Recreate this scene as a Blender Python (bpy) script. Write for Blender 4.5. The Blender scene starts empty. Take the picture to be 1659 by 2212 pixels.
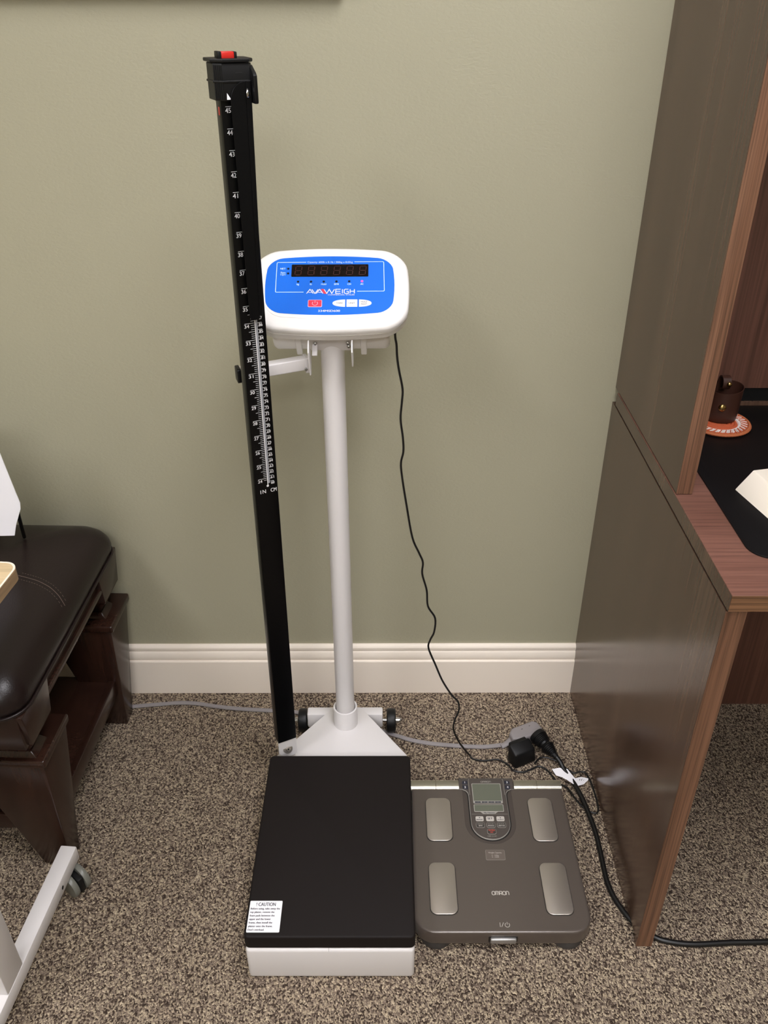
import bpy, bmesh, math, random
from mathutils import Vector, Matrix
random.seed(7)
R = math.radians
scene = bpy.context.scene
COL = scene.collection

# ------------------------------------------------------------------ camera
cam_d = bpy.data.cameras.new('camera'); cam = bpy.data.objects.new('camera', cam_d); COL.objects.link(cam)
cam_d.sensor_fit = 'VERTICAL'; cam_d.sensor_height = 36.0; cam_d.lens = 1815.23 / 2212 * 36.0
cam_d.clip_start = 0.02
cR = Vector((0.99998495, 0.00266676, -0.00479546)); cU = Vector((0.00264111, 0.53212653, 0.84666073)); cF = Vector((-0.00480963, 0.84666065, -0.53211147))
mw = Matrix((cR, cU, -cF)).transposed().to_4x4(); mw.translation = Vector((-0.41617536, -1.42815471, 1.37861228))
cam.matrix_world = mw
scene.camera = cam

# ------------------------------------------------------------------ world, lights, exposure
world = bpy.data.worlds.new('world'); scene.world = world; world.use_nodes = True
world.node_tree.nodes['Background'].inputs[0].default_value = (1.0, 0.97, 0.94, 1)
world.node_tree.nodes['Background'].inputs[1].default_value = 0.25
scene.view_settings.view_transform = 'Standard'; scene.view_settings.look = 'None'
scene.view_settings.gamma = 1.0; scene.view_settings.use_curve_mapping = False
scene.view_settings.exposure = 0.0
LAMP_STRENGTH = 17.6
LAMP_COLOR = (1.0, 0.99, 1.035)
LAMPS = [(-1.90, -1.75, 0.28, 0.50), (0.0, -1.10, 0.30, 0.52), (-0.50, -2.95, 0.60, 0.40)]   # x, y, half sizes; the last is an added frontal fill
CEIL = 2.55

# ------------------------------------------------------------------ colours and materials
def lin(c):
    out = []
    for v in c[:3]:
        v = v / 255.0
        out.append(v / 12.92 if v <= 0.04045 else ((v + 0.055) / 1.055) ** 2.4)
    return (*out, 1.0)

def new_mat(name):
    m = bpy.data.materials.new(name); m.use_nodes = True
    nt = m.node_tree; return m, nt, nt.nodes['Principled BSDF']

def plain(name, rgb, rough=0.5, metal=0.0, spec=0.5, bump=0.0, bscale=300.0, coat=0.0, aniso=0.0):
    m, nt, b = new_mat(name)
    b.inputs['Base Color'].default_value = lin(rgb); b.inputs['Roughness'].default_value = rough
    b.inputs['Metallic'].default_value = metal; b.inputs['Specular IOR Level'].default_value = spec
    if coat: b.inputs['Coat Weight'].default_value = coat; b.inputs['Coat Roughness'].default_value = 0.15
    tc = nt.nodes.new('ShaderNodeTexCoord'); n = nt.nodes.new('ShaderNodeTexNoise')
    n.inputs['Scale'].default_value = bscale; n.inputs['Detail'].default_value = 3
    nt.links.new(tc.outputs['Object'], n.inputs['Vector'])
    # a little variation of gloss over every surface
    mr = nt.nodes.new('ShaderNodeMapRange'); mr.inputs['To Min'].default_value = max(0, rough - 0.03); mr.inputs['To Max'].default_value = min(1, rough + 0.03)
    nt.links.new(n.outputs['Fac'], mr.inputs['Value']); nt.links.new(mr.outputs['Result'], b.inputs['Roughness'])
    if bump:
        bp = nt.nodes.new('ShaderNodeBump'); bp.inputs['Strength'].default_value = bump; bp.inputs['Distance'].default_value = 0.0006
        nt.links.new(n.outputs['Fac'], bp.inputs['Height']); nt.links.new(bp.outputs['Normal'], b.inputs['Normal'])
    return m

def glow(name, rgb, strength):
    m, nt, b = new_mat(name)
    b.inputs['Base Color'].default_value = lin(rgb)
    b.inputs['Emission Color'].default_value = lin(rgb); b.inputs['Emission Strength'].default_value = strength
    return m

def ramp(nt, stops, interp='LINEAR'):
    r = nt.nodes.new('ShaderNodeValToRGB'); r.color_ramp.interpolation = interp
    el = r.color_ramp.elements
    while len(el) < len(stops): el.new(0.5)
    for e, (p, c) in zip(el, stops): e.position = p; e.color = lin(c)
    return r

def wood(name, dark, mid, light, grain=(60, 60, 1.6), rough=0.32, line=0.5, spec=0.5, bump=0.12):
    """laminate: broad streaks and thin dark pores drawn out along the axis with the smallest scale"""
    m, nt, b = new_mat(name); L = nt.links.new
    tc = nt.nodes.new('ShaderNodeTexCoord')
    mp = nt.nodes.new('ShaderNodeMapping'); mp.inputs['Scale'].default_value = [g * 0.28 for g in grain]
    L(tc.outputs['Object'], mp.inputs['Vector'])
    n1 = nt.nodes.new('ShaderNodeTexNoise'); n1.inputs['Scale'].default_value = 1.0; n1.inputs['Detail'].default_value = 5; n1.inputs['Roughness'].default_value = 0.55
    n1.inputs['Distortion'].default_value = 0.3
    L(mp.outputs['Vector'], n1.inputs['Vector'])
    rp = ramp(nt, [(0.28, dark), (0.5, mid), (0.72, light)]); L(n1.outputs['Fac'], rp.inputs['Fac'])
    mp2 = nt.nodes.new('ShaderNodeMapping'); mp2.inputs['Scale'].default_value = [g * 4.0 if g > 10 else g * 2.2 for g in grain]
    L(tc.outputs['Object'], mp2.inputs['Vector'])
    n2 = nt.nodes.new('ShaderNodeTexNoise'); n2.inputs['Scale'].default_value = 1.0; n2.inputs['Detail'].default_value = 3
    L(mp2.outputs['Vector'], n2.inputs['Vector'])
    mr = nt.nodes.new('ShaderNodeMapRange'); mr.inputs['From Min'].default_value = 0.35; mr.inputs['From Max'].default_value = 0.6
    mr.inputs['To Min'].default_value = 1.0 - line; mr.inputs['To Max'].default_value = 1.0
    L(n2.outputs['Fac'], mr.inputs['Value'])
    mx = nt.nodes.new('ShaderNodeMix'); mx.data_type = 'RGBA'; mx.blend_type = 'MULTIPLY'; mx.inputs[0].default_value = 1.0
    L(rp.outputs['Color'], mx.inputs[6]); L(mr.outputs['Result'], mx.inputs[7]); L(mx.outputs[2], b.inputs['Base Color'])
    b.inputs['Roughness'].default_value = rough; b.inputs['Specular IOR Level'].default_value = spec
    bp = nt.nodes.new('ShaderNodeBump'); bp.inputs['Strength'].default_value = bump; bp.inputs['Distance'].default_value = 0.0004
    L(n2.outputs['Fac'], bp.inputs['Height']); L(bp.outputs['Normal'], b.inputs['Normal'])
    return m

def paint_wall(name, rgb):
    m, nt, b = new_mat(name); L = nt.links.new
    b.inputs['Base Color'].default_value = lin(rgb); b.inputs['Roughness'].default_value = 0.55; b.inputs['Specular IOR Level'].default_value = 0.35
    tc = nt.nodes.new('ShaderNodeTexCoord'); mp = nt.nodes.new('ShaderNodeMapping'); mp.inputs['Scale'].default_value = (150, 150, 260)
    L(tc.outputs['Object'], mp.inputs['Vector'])
    n = nt.nodes.new('ShaderNodeTexNoise'); n.inputs['Scale'].default_value = 1.0; n.inputs['Detail'].default_value = 4; n.inputs['Distortion'].default_value = 0.6
    L(mp.outputs['Vector'], n.inputs['Vector'])
    n2 = nt.nodes.new('ShaderNodeTexNoise'); n2.inputs['Scale'].default_value = 9.0; n2.inputs['Detail'].default_value = 3
    L(tc.outputs['Object'], n2.inputs['Vector'])
    mu = nt.nodes.new('ShaderNodeMath'); mu.operation = 'MULTIPLY_ADD'; L(n2.outputs['Fac'], mu.inputs[0]); mu.inputs[1].default_value = 1.2; L(n.outputs['Fac'], mu.inputs[2])
    bp = nt.nodes.new('ShaderNodeBump'); bp.inputs['Strength'].default_value = 0.42; bp.inputs['Distance'].default_value = 0.0012
    L(mu.outputs[0], bp.inputs['Height']); L(bp.outputs['Normal'], b.inputs['Normal'])
    return m

def carpet_mat():
    m, nt, b = new_mat('carpet'); L = nt.links.new
    tc = nt.nodes.new('ShaderNodeTexCoord')
    nd = nt.nodes.new('ShaderNodeTexNoise'); nd.inputs['Scale'].default_value = 150; nd.inputs['Detail'].default_value = 2
    L(tc.outputs['Object'], nd.inputs['Vector'])
    vm = nt.nodes.new('ShaderNodeVectorMath'); vm.operation = 'MULTIPLY_ADD'; L(nd.outputs['Color'], vm.inputs[0]); vm.inputs[1].default_value = (0.004, 0.004, 0); L(tc.outputs['Object'], vm.inputs[2])
    mp = nt.nodes.new('ShaderNodeMapping'); mp.inputs['Scale'].default_value = (480, 360, 1); L(vm.outputs[0], mp.inputs['Vector'])
    v = nt.nodes.new('ShaderNodeTexVoronoi'); v.voronoi_dimensions = '2D'; v.inputs['Scale'].default_value = 1.0; L(mp.outputs['Vector'], v.inputs['Vector'])
    sp = nt.nodes.new('ShaderNodeSeparateColor'); L(v.outputs['Color'], sp.inputs['Color'])
    # clumps of the same yarn
    nc = nt.nodes.new('ShaderNodeTexNoise'); nc.inputs['Scale'].default_value = 190; nc.inputs['Detail'].default_value = 3; L(tc.outputs['Object'], nc.inputs['Vector'])
    mx = nt.nodes.new('ShaderNodeMath'); mx.operation = 'MULTIPLY_ADD'; L(nc.outputs['Fac'], mx.inputs[0]); mx.inputs[1].default_value = 0.95; mx.inputs[2].default_value = -0.475
    ad = nt.nodes.new('ShaderNodeMath'); ad.operation = 'ADD'; L(mx.outputs[0], ad.inputs[0]); L(sp.outputs['Red'], ad.inputs[1])
    rp = ramp(nt, [(0.0, (70, 58, 50)), (0.24, (94, 80, 70)), (0.36, (138, 122, 108)), (0.62, (158, 141, 124)), (0.76, (186, 168, 143)), (1.0, (214, 196, 169))])
    L(ad.outputs[0], rp.inputs['Fac'])
    L(rp.outputs['Color'], b.inputs['Base Color'])
    b.inputs['Roughness'].default_value = 0.95; b.inputs['Specular IOR Level'].default_value = 0.1
    iv = nt.nodes.new('ShaderNodeMath'); iv.operation = 'SUBTRACT'; iv.inputs[0].default_value = 1.0; L(v.outputs['Distance'], iv.inputs[1])
    bp = nt.nodes.new('ShaderNodeBump'); bp.inputs['Strength'].default_value = 1.0; bp.inputs['Distance'].default_value = 0.0030
    L(iv.outputs[0], bp.inputs['Height']); L(bp.outputs['Normal'], b.inputs['Normal'])
    return m

def brushed(name, rgb, rough=0.35, along=(4, 400, 4)):
    m, nt, b = new_mat(name); L = nt.links.new
    b.inputs['Metallic'].default_value = 0.85; b.inputs['Base Color'].default_value = lin(rgb)
    tc = nt.nodes.new('ShaderNodeTexCoord'); mp = nt.nodes.new('ShaderNodeMapping'); mp.inputs['Scale'].default_value = along
    n = nt.nodes.new('ShaderNodeTexNoise'); n.inputs['Scale'].default_value = 1; n.inputs['Detail'].default_value = 4
    L(tc.outputs['Object'], mp.inputs['Vector']); L(mp.outputs['Vector'], n.inputs['Vector'])
    mr = nt.nodes.new('ShaderNodeMapRange'); mr.inputs['To Min'].default_value = rough - 0.06; mr.inputs['To Max'].default_value = rough + 0.08
    L(n.outputs['Fac'], mr.inputs['Value']); L(mr.outputs['Result'], b.inputs['Roughness'])
    return m

M = {}
M['wall'] = paint_wall('sage_paint', (169, 165, 142))
M['ceiling'] = plain('ceiling_white', (240, 237, 230), 0.8)
M['carpet'] = carpet_mat()
M['trim'] = plain('trim_white', (248, 237, 223), 0.35)
M['white'] = plain('white_powder_coat', (226, 222, 221), 0.32, bump=0.08, bscale=900)
M['white_plastic'] = plain('white_plastic', (240, 237, 234), 0.38, bump=0.05, bscale=900)
M['black'] = plain('black_powder_coat', (7, 7, 8), 0.42, spec=0.18)
M['black_rod'] = plain('black_anodised', (5, 5, 6), 0.33, spec=0.22)
M['black_plastic'] = plain('black_plastic', (13, 13, 14), 0.45, spec=0.35)
M['rubber_mat'] = plain('black_rubber', (25, 20, 19), 0.62, bump=0.15, bscale=700, spec=0.2)
M['cable_black'] = plain('black_cable', (14, 13, 13), 0.42)
M['cable_gray'] = plain('gray_cable', (140, 134, 134), 0.5)
M['mark_white'] = plain('print_white', (228, 228, 228), 0.5)
M['slot_gray'] = plain('slot_gray', (150, 152, 156), 0.4)
M['red'] = plain('red_plastic', (205, 40, 32), 0.35)
M['blue'] = plain('blue_panel', (24, 108, 222), 0.30)
M['print_cyan'] = plain('print_pale', (206, 232, 240), 0.5)
M['key_red'] = plain('key_red', (222, 52, 78), 0.4)
M['key_pink'] = plain('key_pink', (240, 190, 210), 0.4)
M['display'] = plain('display_black', (16, 9, 10), 0.12, spec=0.5)
M['segment'] = plain('segment_unlit', (58, 22, 22), 0.4)
M['led_off'] = plain('led_off', (8, 12, 36), 0.3)
M['led_on'] = glow('led_on', (255, 60, 130), 1.6)
M['key_text'] = plain('print_dark', (50, 52, 60), 0.5)
M['chrome'] = plain('chrome', (205, 205, 205), 0.18, metal=1.0)
M['groove'] = plain('groove_gray', (176, 172, 168), 0.5)
M['omron'] = plain('bronze_gray_plastic', (94, 85, 79), 0.34, metal=0.35, coat=0.6, bump=0.05, bscale=1500)
M['omron_dark'] = plain('dark_gray_plastic', (62, 57, 54), 0.5, bump=0.06, bscale=1200)
M['omron_foot'] = plain('gray_rubber', (66, 62, 60), 0.7)
M['omron_unit'] = plain('display_unit_gray', (86, 79, 75), 0.35, metal=0.3)
M['recess'] = plain('recess_gray', (76, 68, 63), 0.45, metal=0.2)
M['switch'] = plain('switch_silver', (176, 174, 172), 0.3, metal=0.7)
M['label_gray'] = plain('label_gray', (102, 92, 85), 0.4)
M['steel'] = brushed('brushed_steel', (188, 180, 172), 0.32)
M['bar_metal'] = plain('champagne_metal', (186, 182, 168), 0.24, metal=0.9)
M['lcd'] = plain('lcd_green', (100, 103, 90), 0.22)
M['outline'] = plain('outline_silver', (160, 156, 148), 0.4)
M['key_silver'] = plain('key_silver', (196, 190, 182), 0.4)
M['key_navy'] = plain('key_navy', (40, 40, 52), 0.4)
M['channel'] = plain('channel_dark', (24, 22, 21), 0.5)
M['text_red'] = plain('print_red', (205, 80, 62), 0.5)
M['wood_side'] = wood('walnut_laminate_side', (80, 59, 47), (93, 70, 57), (107, 83, 68), (50, 50, 1.5), 0.20, 0.26)
M['wood_edge'] = wood('walnut_edge_band', (102, 72, 53), (120, 85, 64), (134, 98, 76), (110, 110, 2.2), 0.40, 0.5)
M['wood_top'] = wood('walnut_laminate_top', (100, 68, 57), (119, 82, 70), (132, 95, 82), (3.0, 60, 60), 0.36, 0.30)
M['wood_top_edge'] = wood('walnut_edge_front', (104, 72, 48), (130, 94, 66), (146, 108, 80), (3.0, 110, 110), 0.4, 0.5)
M['wood_dark'] = wood('walnut_laminate_back', (86, 56, 46), (104, 70, 58), (118, 82, 68), (60, 60, 1.6), 0.38, 0.35)
M['espresso'] = wood('espresso_wood', (38, 22, 17), (48, 29, 22), (58, 36, 27), (40, 40, 3), 0.24, 0.25, bump=0.05)
M['leather'] = plain('dark_brown_leather', (31, 21, 20), 0.33, bump=0.35, bscale=420, spec=0.35)
M['stitch'] = plain('stitch_thread', (96, 80, 72), 0.6)
M['blotter'] = plain('black_leatherette', (10, 9, 10), 0.42, bump=0.1, bscale=800, spec=0.3)
M['pouch'] = plain('brown_leather', (58, 33, 24), 0.42, bump=0.4, bscale=160)
M['brass'] = plain('antique_brass', (170, 140, 88), 0.28, metal=1.0)
M['paper'] = plain('white_paper', (248, 246, 250), 0.65)
M['device'] = plain('ivory_plastic', (238, 228, 212), 0.4)
M['light_wood'] = wood('pale_ash_laminate', (186, 158, 118), (216, 192, 152), (236, 218, 184), (4, 40, 40), 0.4, 0.18)
M['light_wood_edge'] = wood('pale_ash_edge', (140, 112, 82), (168, 138, 104), (190, 160, 126), (50, 3, 60), 0.45, 0.3)
M['caster_gray'] = plain('caster_gray', (112, 112, 104), 0.35)
M['hole'] = plain('hole_black', (12, 10, 10), 0.8)
M['coil_orange'] = plain('woven_rust', (190, 88, 50), 0.8, bump=0.6, bscale=500)
M['coil_white'] = plain('woven_white', (226, 212, 204), 0.8, bump=0.6, bscale=500)
M['coil_brown'] = plain('woven_tan', (176, 98, 58), 0.8, bump=0.6, bscale=500)
M['bronze_frame'] = plain('dark_bronze_frame', (66, 54, 42), 0.5)
M['art'] = plain('art_paper', (190, 180, 160), 0.6)
M['diffuser'] = glow('lamp_diffuser', (255, 255, 255), 1.0)
M['diffuser'].node_tree.nodes['Principled BSDF'].inputs['Emission Color'].default_value = (*LAMP_COLOR, 1)
M['diffuser'].node_tree.nodes['Principled BSDF'].inputs['Emission Strength'].default_value = LAMP_STRENGTH

# ------------------------------------------------------------------ geometry helpers
_font_cache = {}
def text_mesh(s, spacing=1.0):
    k = (s, spacing)
    if k not in _font_cache:
        cu = bpy.data.curves.new('tmp_text', 'FONT'); cu.body = s; cu.align_x = 'LEFT'; cu.space_character = spacing; cu.resolution_u = 3
        o = bpy.data.objects.new('tmp_text', cu); COL.objects.link(o)
        bpy.context.view_layer.update()
        dg = bpy.context.evaluated_depsgraph_get()
        me = bpy.data.meshes.new_from_object(o.evaluated_get(dg))
        bpy.data.objects.remove(o); bpy.data.curves.remove(cu)
        _font_cache[k] = me
    return _font_cache[k]

class B:
    """collects shapes (world coordinates) into ONE mesh; self.X is a transform put on everything added"""
    def __init__(self, mat, X=None):
        self.bm = bmesh.new(); self.mats = [mat]; self.cur = 0; self.X = X or Matrix()
    def mat(self, m):
        if m not in self.mats: self.mats.append(m)
        self.cur = self.mats.index(m); return self
    def _add(self, t, smooth=True):
        for f in t.faces: f.material_index = self.cur; f.smooth = smooth
        bmesh.ops.transform(t, matrix=self.X, verts=t.verts)
        me = bpy.data.meshes.new('tmp'); t.to_mesh(me); t.free()
        self.bm.from_mesh(me); bpy.data.meshes.remove(me); return self
    def box(self, lo, hi, bevel=0.0, seg=2, M=None):
        t = bmesh.new(); bmesh.ops.create_cube(t, size=1.0)
        c = [(a + b) / 2 for a, b in zip(lo, hi)]; s = [abs(b - a) for a, b in zip(lo, hi)]
        for v in t.verts: v.co = Vector((v.co.x * s[0] + c[0], v.co.y * s[1] + c[1], v.co.z * s[2] + c[2]))
        if bevel: bmesh.ops.bevel(t, geom=list(t.edges), offset=bevel, segments=seg, affect='EDGES', profile=0.5)
        if M: bmesh.ops.transform(t, matrix=M, verts=t.verts)
        return self._add(t)
    def hexa(self, bottom, top, bevel=0.0, seg=2):
        """solid from a bottom polygon and a top polygon with the same number of points"""
        t = bmesh.new(); n = len(bottom)
        vb = [t.verts.new(p) for p in bottom]; vt = [t.verts.new(p) for p in top]
        t.faces.new(list(reversed(vb))); t.faces.new(vt)
        for i in range(n): t.faces.new((vb[i], vb[(i + 1) % n], vt[(i + 1) % n], vt[i]))
        bmesh.ops.recalc_face_normals(t, faces=list(t.faces))
        if bevel: bmesh.ops.bevel(t, geom=list(t.edges), offset=bevel, segments=seg, affect='EDGES', profile=0.5)
        return self._add(t)
    def prism(self, poly, M, d0, d1, bevel=0.0, seg=2, ends_only=True):
        """2D polygon (x, y) in the frame M, extruded along its z from d0 to d1; bevel rounds the rims"""
        t = bmesh.new(); n = len(poly)
        vb = [t.verts.new((x, y, d0)) for x, y in poly]; vt = [t.verts.new((x, y, d1)) for x, y in poly]
        fb = t.faces.new(list(reversed(vb))); ft = t.faces.new(vt)
        for i in range(n): t.faces.new((vb[i], vb[(i + 1) % n], vt[(i + 1) % n], vt[i]))
        bmesh.ops.recalc_face_normals(t, faces=list(t.faces))
        if bevel:
            es = list(set(list(ft.edges) + ([] if ends_only == 'top' else list(fb.edges))))
            bmesh.ops.bevel(t, geom=es, offset=bevel, segments=seg, affect='EDGES', profile=0.5)
        bmesh.ops.transform(t, matrix=M, verts=t.verts)
        return self._add(t)
    def flat(self, poly, M, d):
        t = bmesh.new(); t.faces.new([t.verts.new((x, y, d)) for x, y in poly])
        bmesh.ops.transform(t, matrix=M, verts=t.verts); return self._add(t, False)
    def line(self, pts, w, M, d, closed=False):
        """printed line of width w through 2D points, a flat ribbon with mitred corners"""
        P = [Vector((x, y)) for x, y in pts]; n = len(P); t = bmesh.new(); L = []; Rr = []
        for i in range(n):
            a = P[i - 1] if (i > 0 or closed) else None; b = P[(i + 1) % n] if (i < n - 1 or closed) else None
            d1 = (P[i] - a).normalized() if a is not None else None; d2 = (b - P[i]).normalized() if b is not None else None
            d1 = d1 or d2; d2 = d2 or d1
            n1 = Vector((-d1.y, d1.x)); n2 = Vector((-d2.y, d2.x)); m = (n1 + n2)
            m = m.normalized() if m.length > 1e-6 else n1
            k = w / 2 / max(0.35, m.dot(n1))
            L.append(t.verts.new((*(P[i] + m * k), d))); Rr.append(t.verts.new((*(P[i] - m * k), d)))
        for i in range(n if closed else n - 1):
            j = (i + 1) % n; t.faces.new((Rr[i], Rr[j], L[j], L[i]))
        bmesh.ops.transform(t, matrix=M, verts=t.verts); return self._add(t, False)
    def text(self, s, cap, M, x, y, d, align='C', width=None, spacing=1.0, bold=0.0):
        """printed text; cap = height of a capital, (x, y) = middle of the baseline (or its left end)"""
        me = text_mesh(s, spacing); ref = text_mesh('H')
        ch = max(v.co.y for v in ref.vertices); sc = cap / ch
        xs = [v.co.x for v in me.vertices]; x0, x1 = min(xs), max(xs)
        sx = sc if width is None else width / (x1 - x0)
        off = {'C': (x0 + x1) / 2, 'L': x0, 'R': x1}[align]
        for dx in ([0.0] if not bold else [-bold, bold]):
            t = bmesh.new(); t.from_mesh(me)
            for v in t.verts: v.co = Vector(((v.co.x - off) * sx + x + dx, v.co.y * sc + y, d + (0.00001 if dx > 0 else 0)))
            bmesh.ops.transform(t, matrix=M, verts=t.verts); self._add(t, False)
        return self
    def cyl(self, p0, p1, r0, r1=None, seg=32, bevel=0.0, bseg=2):
        r1 = r0 if r1 is None else r1; p0 = Vector(p0); p1 = Vector(p1); ax = p1 - p0
        t = bmesh.new(); bmesh.ops.create_cone(t, cap_ends=True, segments=seg, radius1=r0, radius2=r1, depth=ax.length)
        if bevel:
            es = [e for e in t.edges if abs(e.verts[0].co.z - e.verts[1].co.z) < 1e-6]
            bmesh.ops.bevel(t, geom=es, offset=bevel, segments=bseg, affect='EDGES', profile=0.5)
        q = Vector((0, 0, 1)).rotation_difference(ax.normalized()).to_matrix().to_4x4()
        bmesh.ops.transform(t, matrix=Matrix.Translation((p0 + p1) / 2) @ q, verts=t.verts); return self._add(t)
    def lathe(self, prof, M, seg=32):
        """profile of (radius, height) turned about the z axis of M"""
        t = bmesh.new(); rings = []
        for r, h in prof:
            if r < 1e-6: rings.append([t.verts.new((0, 0, h))])
            else: rings.append([t.verts.new((r * math.cos(2 * math.pi * i / seg), r * math.sin(2 * math.pi * i / seg), h)) for i in range(seg)])
        for a, b in zip(rings, rings[1:]):
            for i in range(seg):
                j = (i + 1) % seg
                if len(a) == 1 and len(b) == 1: continue
                if len(a) == 1: t.faces.new((a[0], b[j], b[i]))
                elif len(b) == 1: t.faces.new((a[i], a[j], b[0]))
                else: t.faces.new((a[i], a[j], b[j], b[i]))
        bmesh.ops.recalc_face_normals(t, faces=list(t.faces))
        bmesh.ops.transform(t, matrix=M, verts=t.verts); return self._add(t)
    def tube(self, pts, r, seg=10, flat=1.0, smooth=6, width=1.0, radii=None):
        """round (or flattened) tube along a Catmull-Rom curve through the points"""
        P = [Vector(p) for p in pts]
        if smooth > 1:
            Q = [P[0]] + P + [P[-1]]; out = []
            for i in range(1, len(Q) - 2):
                for k in range(smooth):
                    s = k / smooth; a, b, c, d = Q[i - 1], Q[i], Q[i + 1], Q[i + 2]
                    out.append(0.5 * ((2 * b) + (c - a) * s + (2 * a - 5 * b + 4 * c - d) * s * s + (3 * b - a - 3 * c + d) * s ** 3))
            out.append(P[-1]); P = out
        t = bmesh.new(); rings = []
        up = Vector((0, 0, 1))
        for i, p in enumerate(P):
            tg = (P[min(i + 1, len(P) - 1)] - P[max(i - 1, 0)]).normalized()
            if i == 0:
                side = tg.cross(up)
                if side.length < 0.15: side = tg.cross(Vector((0, 1, 0)))
            else: side = side - tg * side.dot(tg)
            side.normalize(); u = side.cross(tg).normalized()
            rr = r if radii is None else radii[min(len(radii) - 1, int(i * len(radii) / len(P)))]
            rings.append([t.verts.new(p + side * (rr * width * math.cos(2 * math.pi * k / seg)) + u * (rr * flat * math.sin(2 * math.pi * k / seg))) for k in range(seg)])
        for a, b in zip(rings, rings[1:]):
            for k in range(seg): t.faces.new((a[k], a[(k + 1) % seg], b[(k + 1) % seg], b[k]))
        t.faces.new(rings[0]); t.faces.new(list(reversed(rings[-1])))
        bmesh.ops.recalc_face_normals(t, faces=list(t.faces)); return self._add(t)
    def loft(self, rings, cap0=True, cap1=True):
        t = bmesh.new(); V = [[t.verts.new(p) for p in ring] for ring in rings]; n = len(V[0])
        for a, b in zip(V, V[1:]):
            for i in range(n): t.faces.new((a[i], a[(i + 1) % n], b[(i + 1) % n], b[i]))
        if cap0: t.faces.new(list(reversed(V[0])))
        if cap1: t.faces.new(V[-1])
        bmesh.ops.recalc_face_normals(t, faces=list(t.faces)); return self._add(t)
    def ball(self, c, r, seg=24):
        t = bmesh.new(); bmesh.ops.create_uvsphere(t, u_segments=seg, v_segments=seg // 2, radius=r)
        bmesh.ops.translate(t, vec=Vector(c), verts=t.verts); return self._add(t)
    def build(self, name, parent=None, angle=35, label=None, cat=None, kind=None, group=None, origin=None):
        bm = self.bm; me = bpy.data.meshes.new(name)
        if origin is None:
            xs = [v.co for v in bm.verts]
            lo = Vector((min(v.x for v in xs), min(v.y for v in xs), min(v.z for v in xs))); hi = Vector((max(v.x for v in xs), max(v.y for v in xs), max(v.z for v in xs)))
            origin = (lo + hi) / 2
            if parent is None: origin.z = lo.z
        origin = Vector(origin)
        bmesh.ops.translate(bm, vec=-origin, verts=bm.verts)
        bm.to_mesh(me); bm.free()
        for m in self.mats: me.materials.append(M[m])
        me.set_sharp_from_angle(angle=R(angle))
        o = bpy.data.objects.new(name, me); COL.objects.link(o)
        base = Vector((0, 0, 0)); p = parent
        while p is not None: base += p.location; p = p.parent
        o.parent = parent; o.location = origin - base
        tag(o, label, cat, kind, group); return o

def tag(o, label=None, cat=None, kind=None, group=None):
    if label: o['label'] = label
    if cat: o['category'] = cat
    if kind: o['kind'] = kind
    if group: o['group'] = group

def thing(name, loc, label, cat, group=None):
    o = bpy.data.objects.new(name, None); COL.objects.link(o); o.location = loc; o.empty_display_size = 0.05
    tag(o, label, cat, None, group); return o

def frame(o, x, y, z):
    """matrix with origin o and axes x, y, z"""
    m = Matrix((Vector(x), Vector(y), Vector(z))).transposed().to_4x4(); m.translation = Vector(o); return m

def rrect(x0, y0, x1, y1, r, seg=6):
    """rounded rectangle polygon, counter-clockwise; r may be four radii (bl, br, tr, tl)"""
    rs = r if isinstance(r, (list, tuple)) else [r] * 4; out = []
    for (cx, cy, a0), rr in zip(((x0, y0, 180), (x1, y0, 270), (x1, y1, 0), (x0, y1, 90)), rs):
        if rr <= 0: out.append((cx, cy)); continue
        ccx = cx + rr * (1 if cx == x0 else -1); ccy = cy + rr * (1 if cy == y0 else -1)
        for k in range(seg + 1):
            a = R(a0 + 90 * k / seg); out.append((ccx + rr * math.cos(a), ccy + rr * math.sin(a)))
    return out

def circle(cx, cy, r, seg=20, ry=None):
    return [(cx + r * math.cos(2 * math.pi * i / seg), cy + (ry or r) * math.sin(2 * math.pi * i / seg)) for i in range(seg)]

UPF = lambda z=0.0: frame((0, 0, z), (1, 0, 0), (0, 1, 0), (0, 0, 1))         # plan view frame
def screw(name, p, n, r, parent, mat='chrome', h=0.003):
    """pan-head screw with a cross recess, head facing n"""
    n = Vector(n).normalized(); p = Vector(p)
    b = B(mat); q = Vector((0, 0, 1)).rotation_difference(n).to_matrix().to_4x4(); q.translation = p
    b.lathe([(0, h), (r * 0.45, h), (r * 0.8, h * 0.75), (r, h * 0.2), (r, -0.0005), (0, -0.0005)], q, 20)
    b.mat('hole'); b.box((-r * 0.5, -r * 0.1, h - 0.0002), (r * 0.5, r * 0.1, h + 0.00015), M=q); b.box((-r * 0.1, -r * 0.5, h - 0.0002), (r * 0.1, r * 0.5, h + 0.0001), M=q)
    return b.build(name, parent)

# ================================================================== THE SETTING
X0, X1, Y0 = -2.7, 1.9, -3.7
b = B('carpet'); b.box((X0, Y0, -0.05), (X1, 0.10, 0.0)); b.build('floor', kind='structure', origin=(0, 0, 0))
b = B('wall'); b.box((X0 - 0.1, 0.0, -0.05), (X1 + 0.1, 0.10, CEIL + 0.1)); b.build('wall_back', kind='structure', origin=(0, 0, 0))
b = B('wall'); b.box((X0 - 0.1, Y0, -0.05), (X0, 0.0, CEIL + 0.1)); b.build('wall_left', kind='structure', origin=(0, 0, 0))
b = B('wall'); b.box((X1, Y0, -0.05), (X1 + 0.1, 0.0, CEIL + 0.1)); b.build('wall_right', kind='structure', origin=(0, 0, 0))
b = B('wall'); b.box((X0 - 0.1, Y0 - 0.1, -0.05), (X1 + 0.1, Y0, CEIL + 0.1)); b.build('wall_front', kind='structure', origin=(0, 0, 0))
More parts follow.
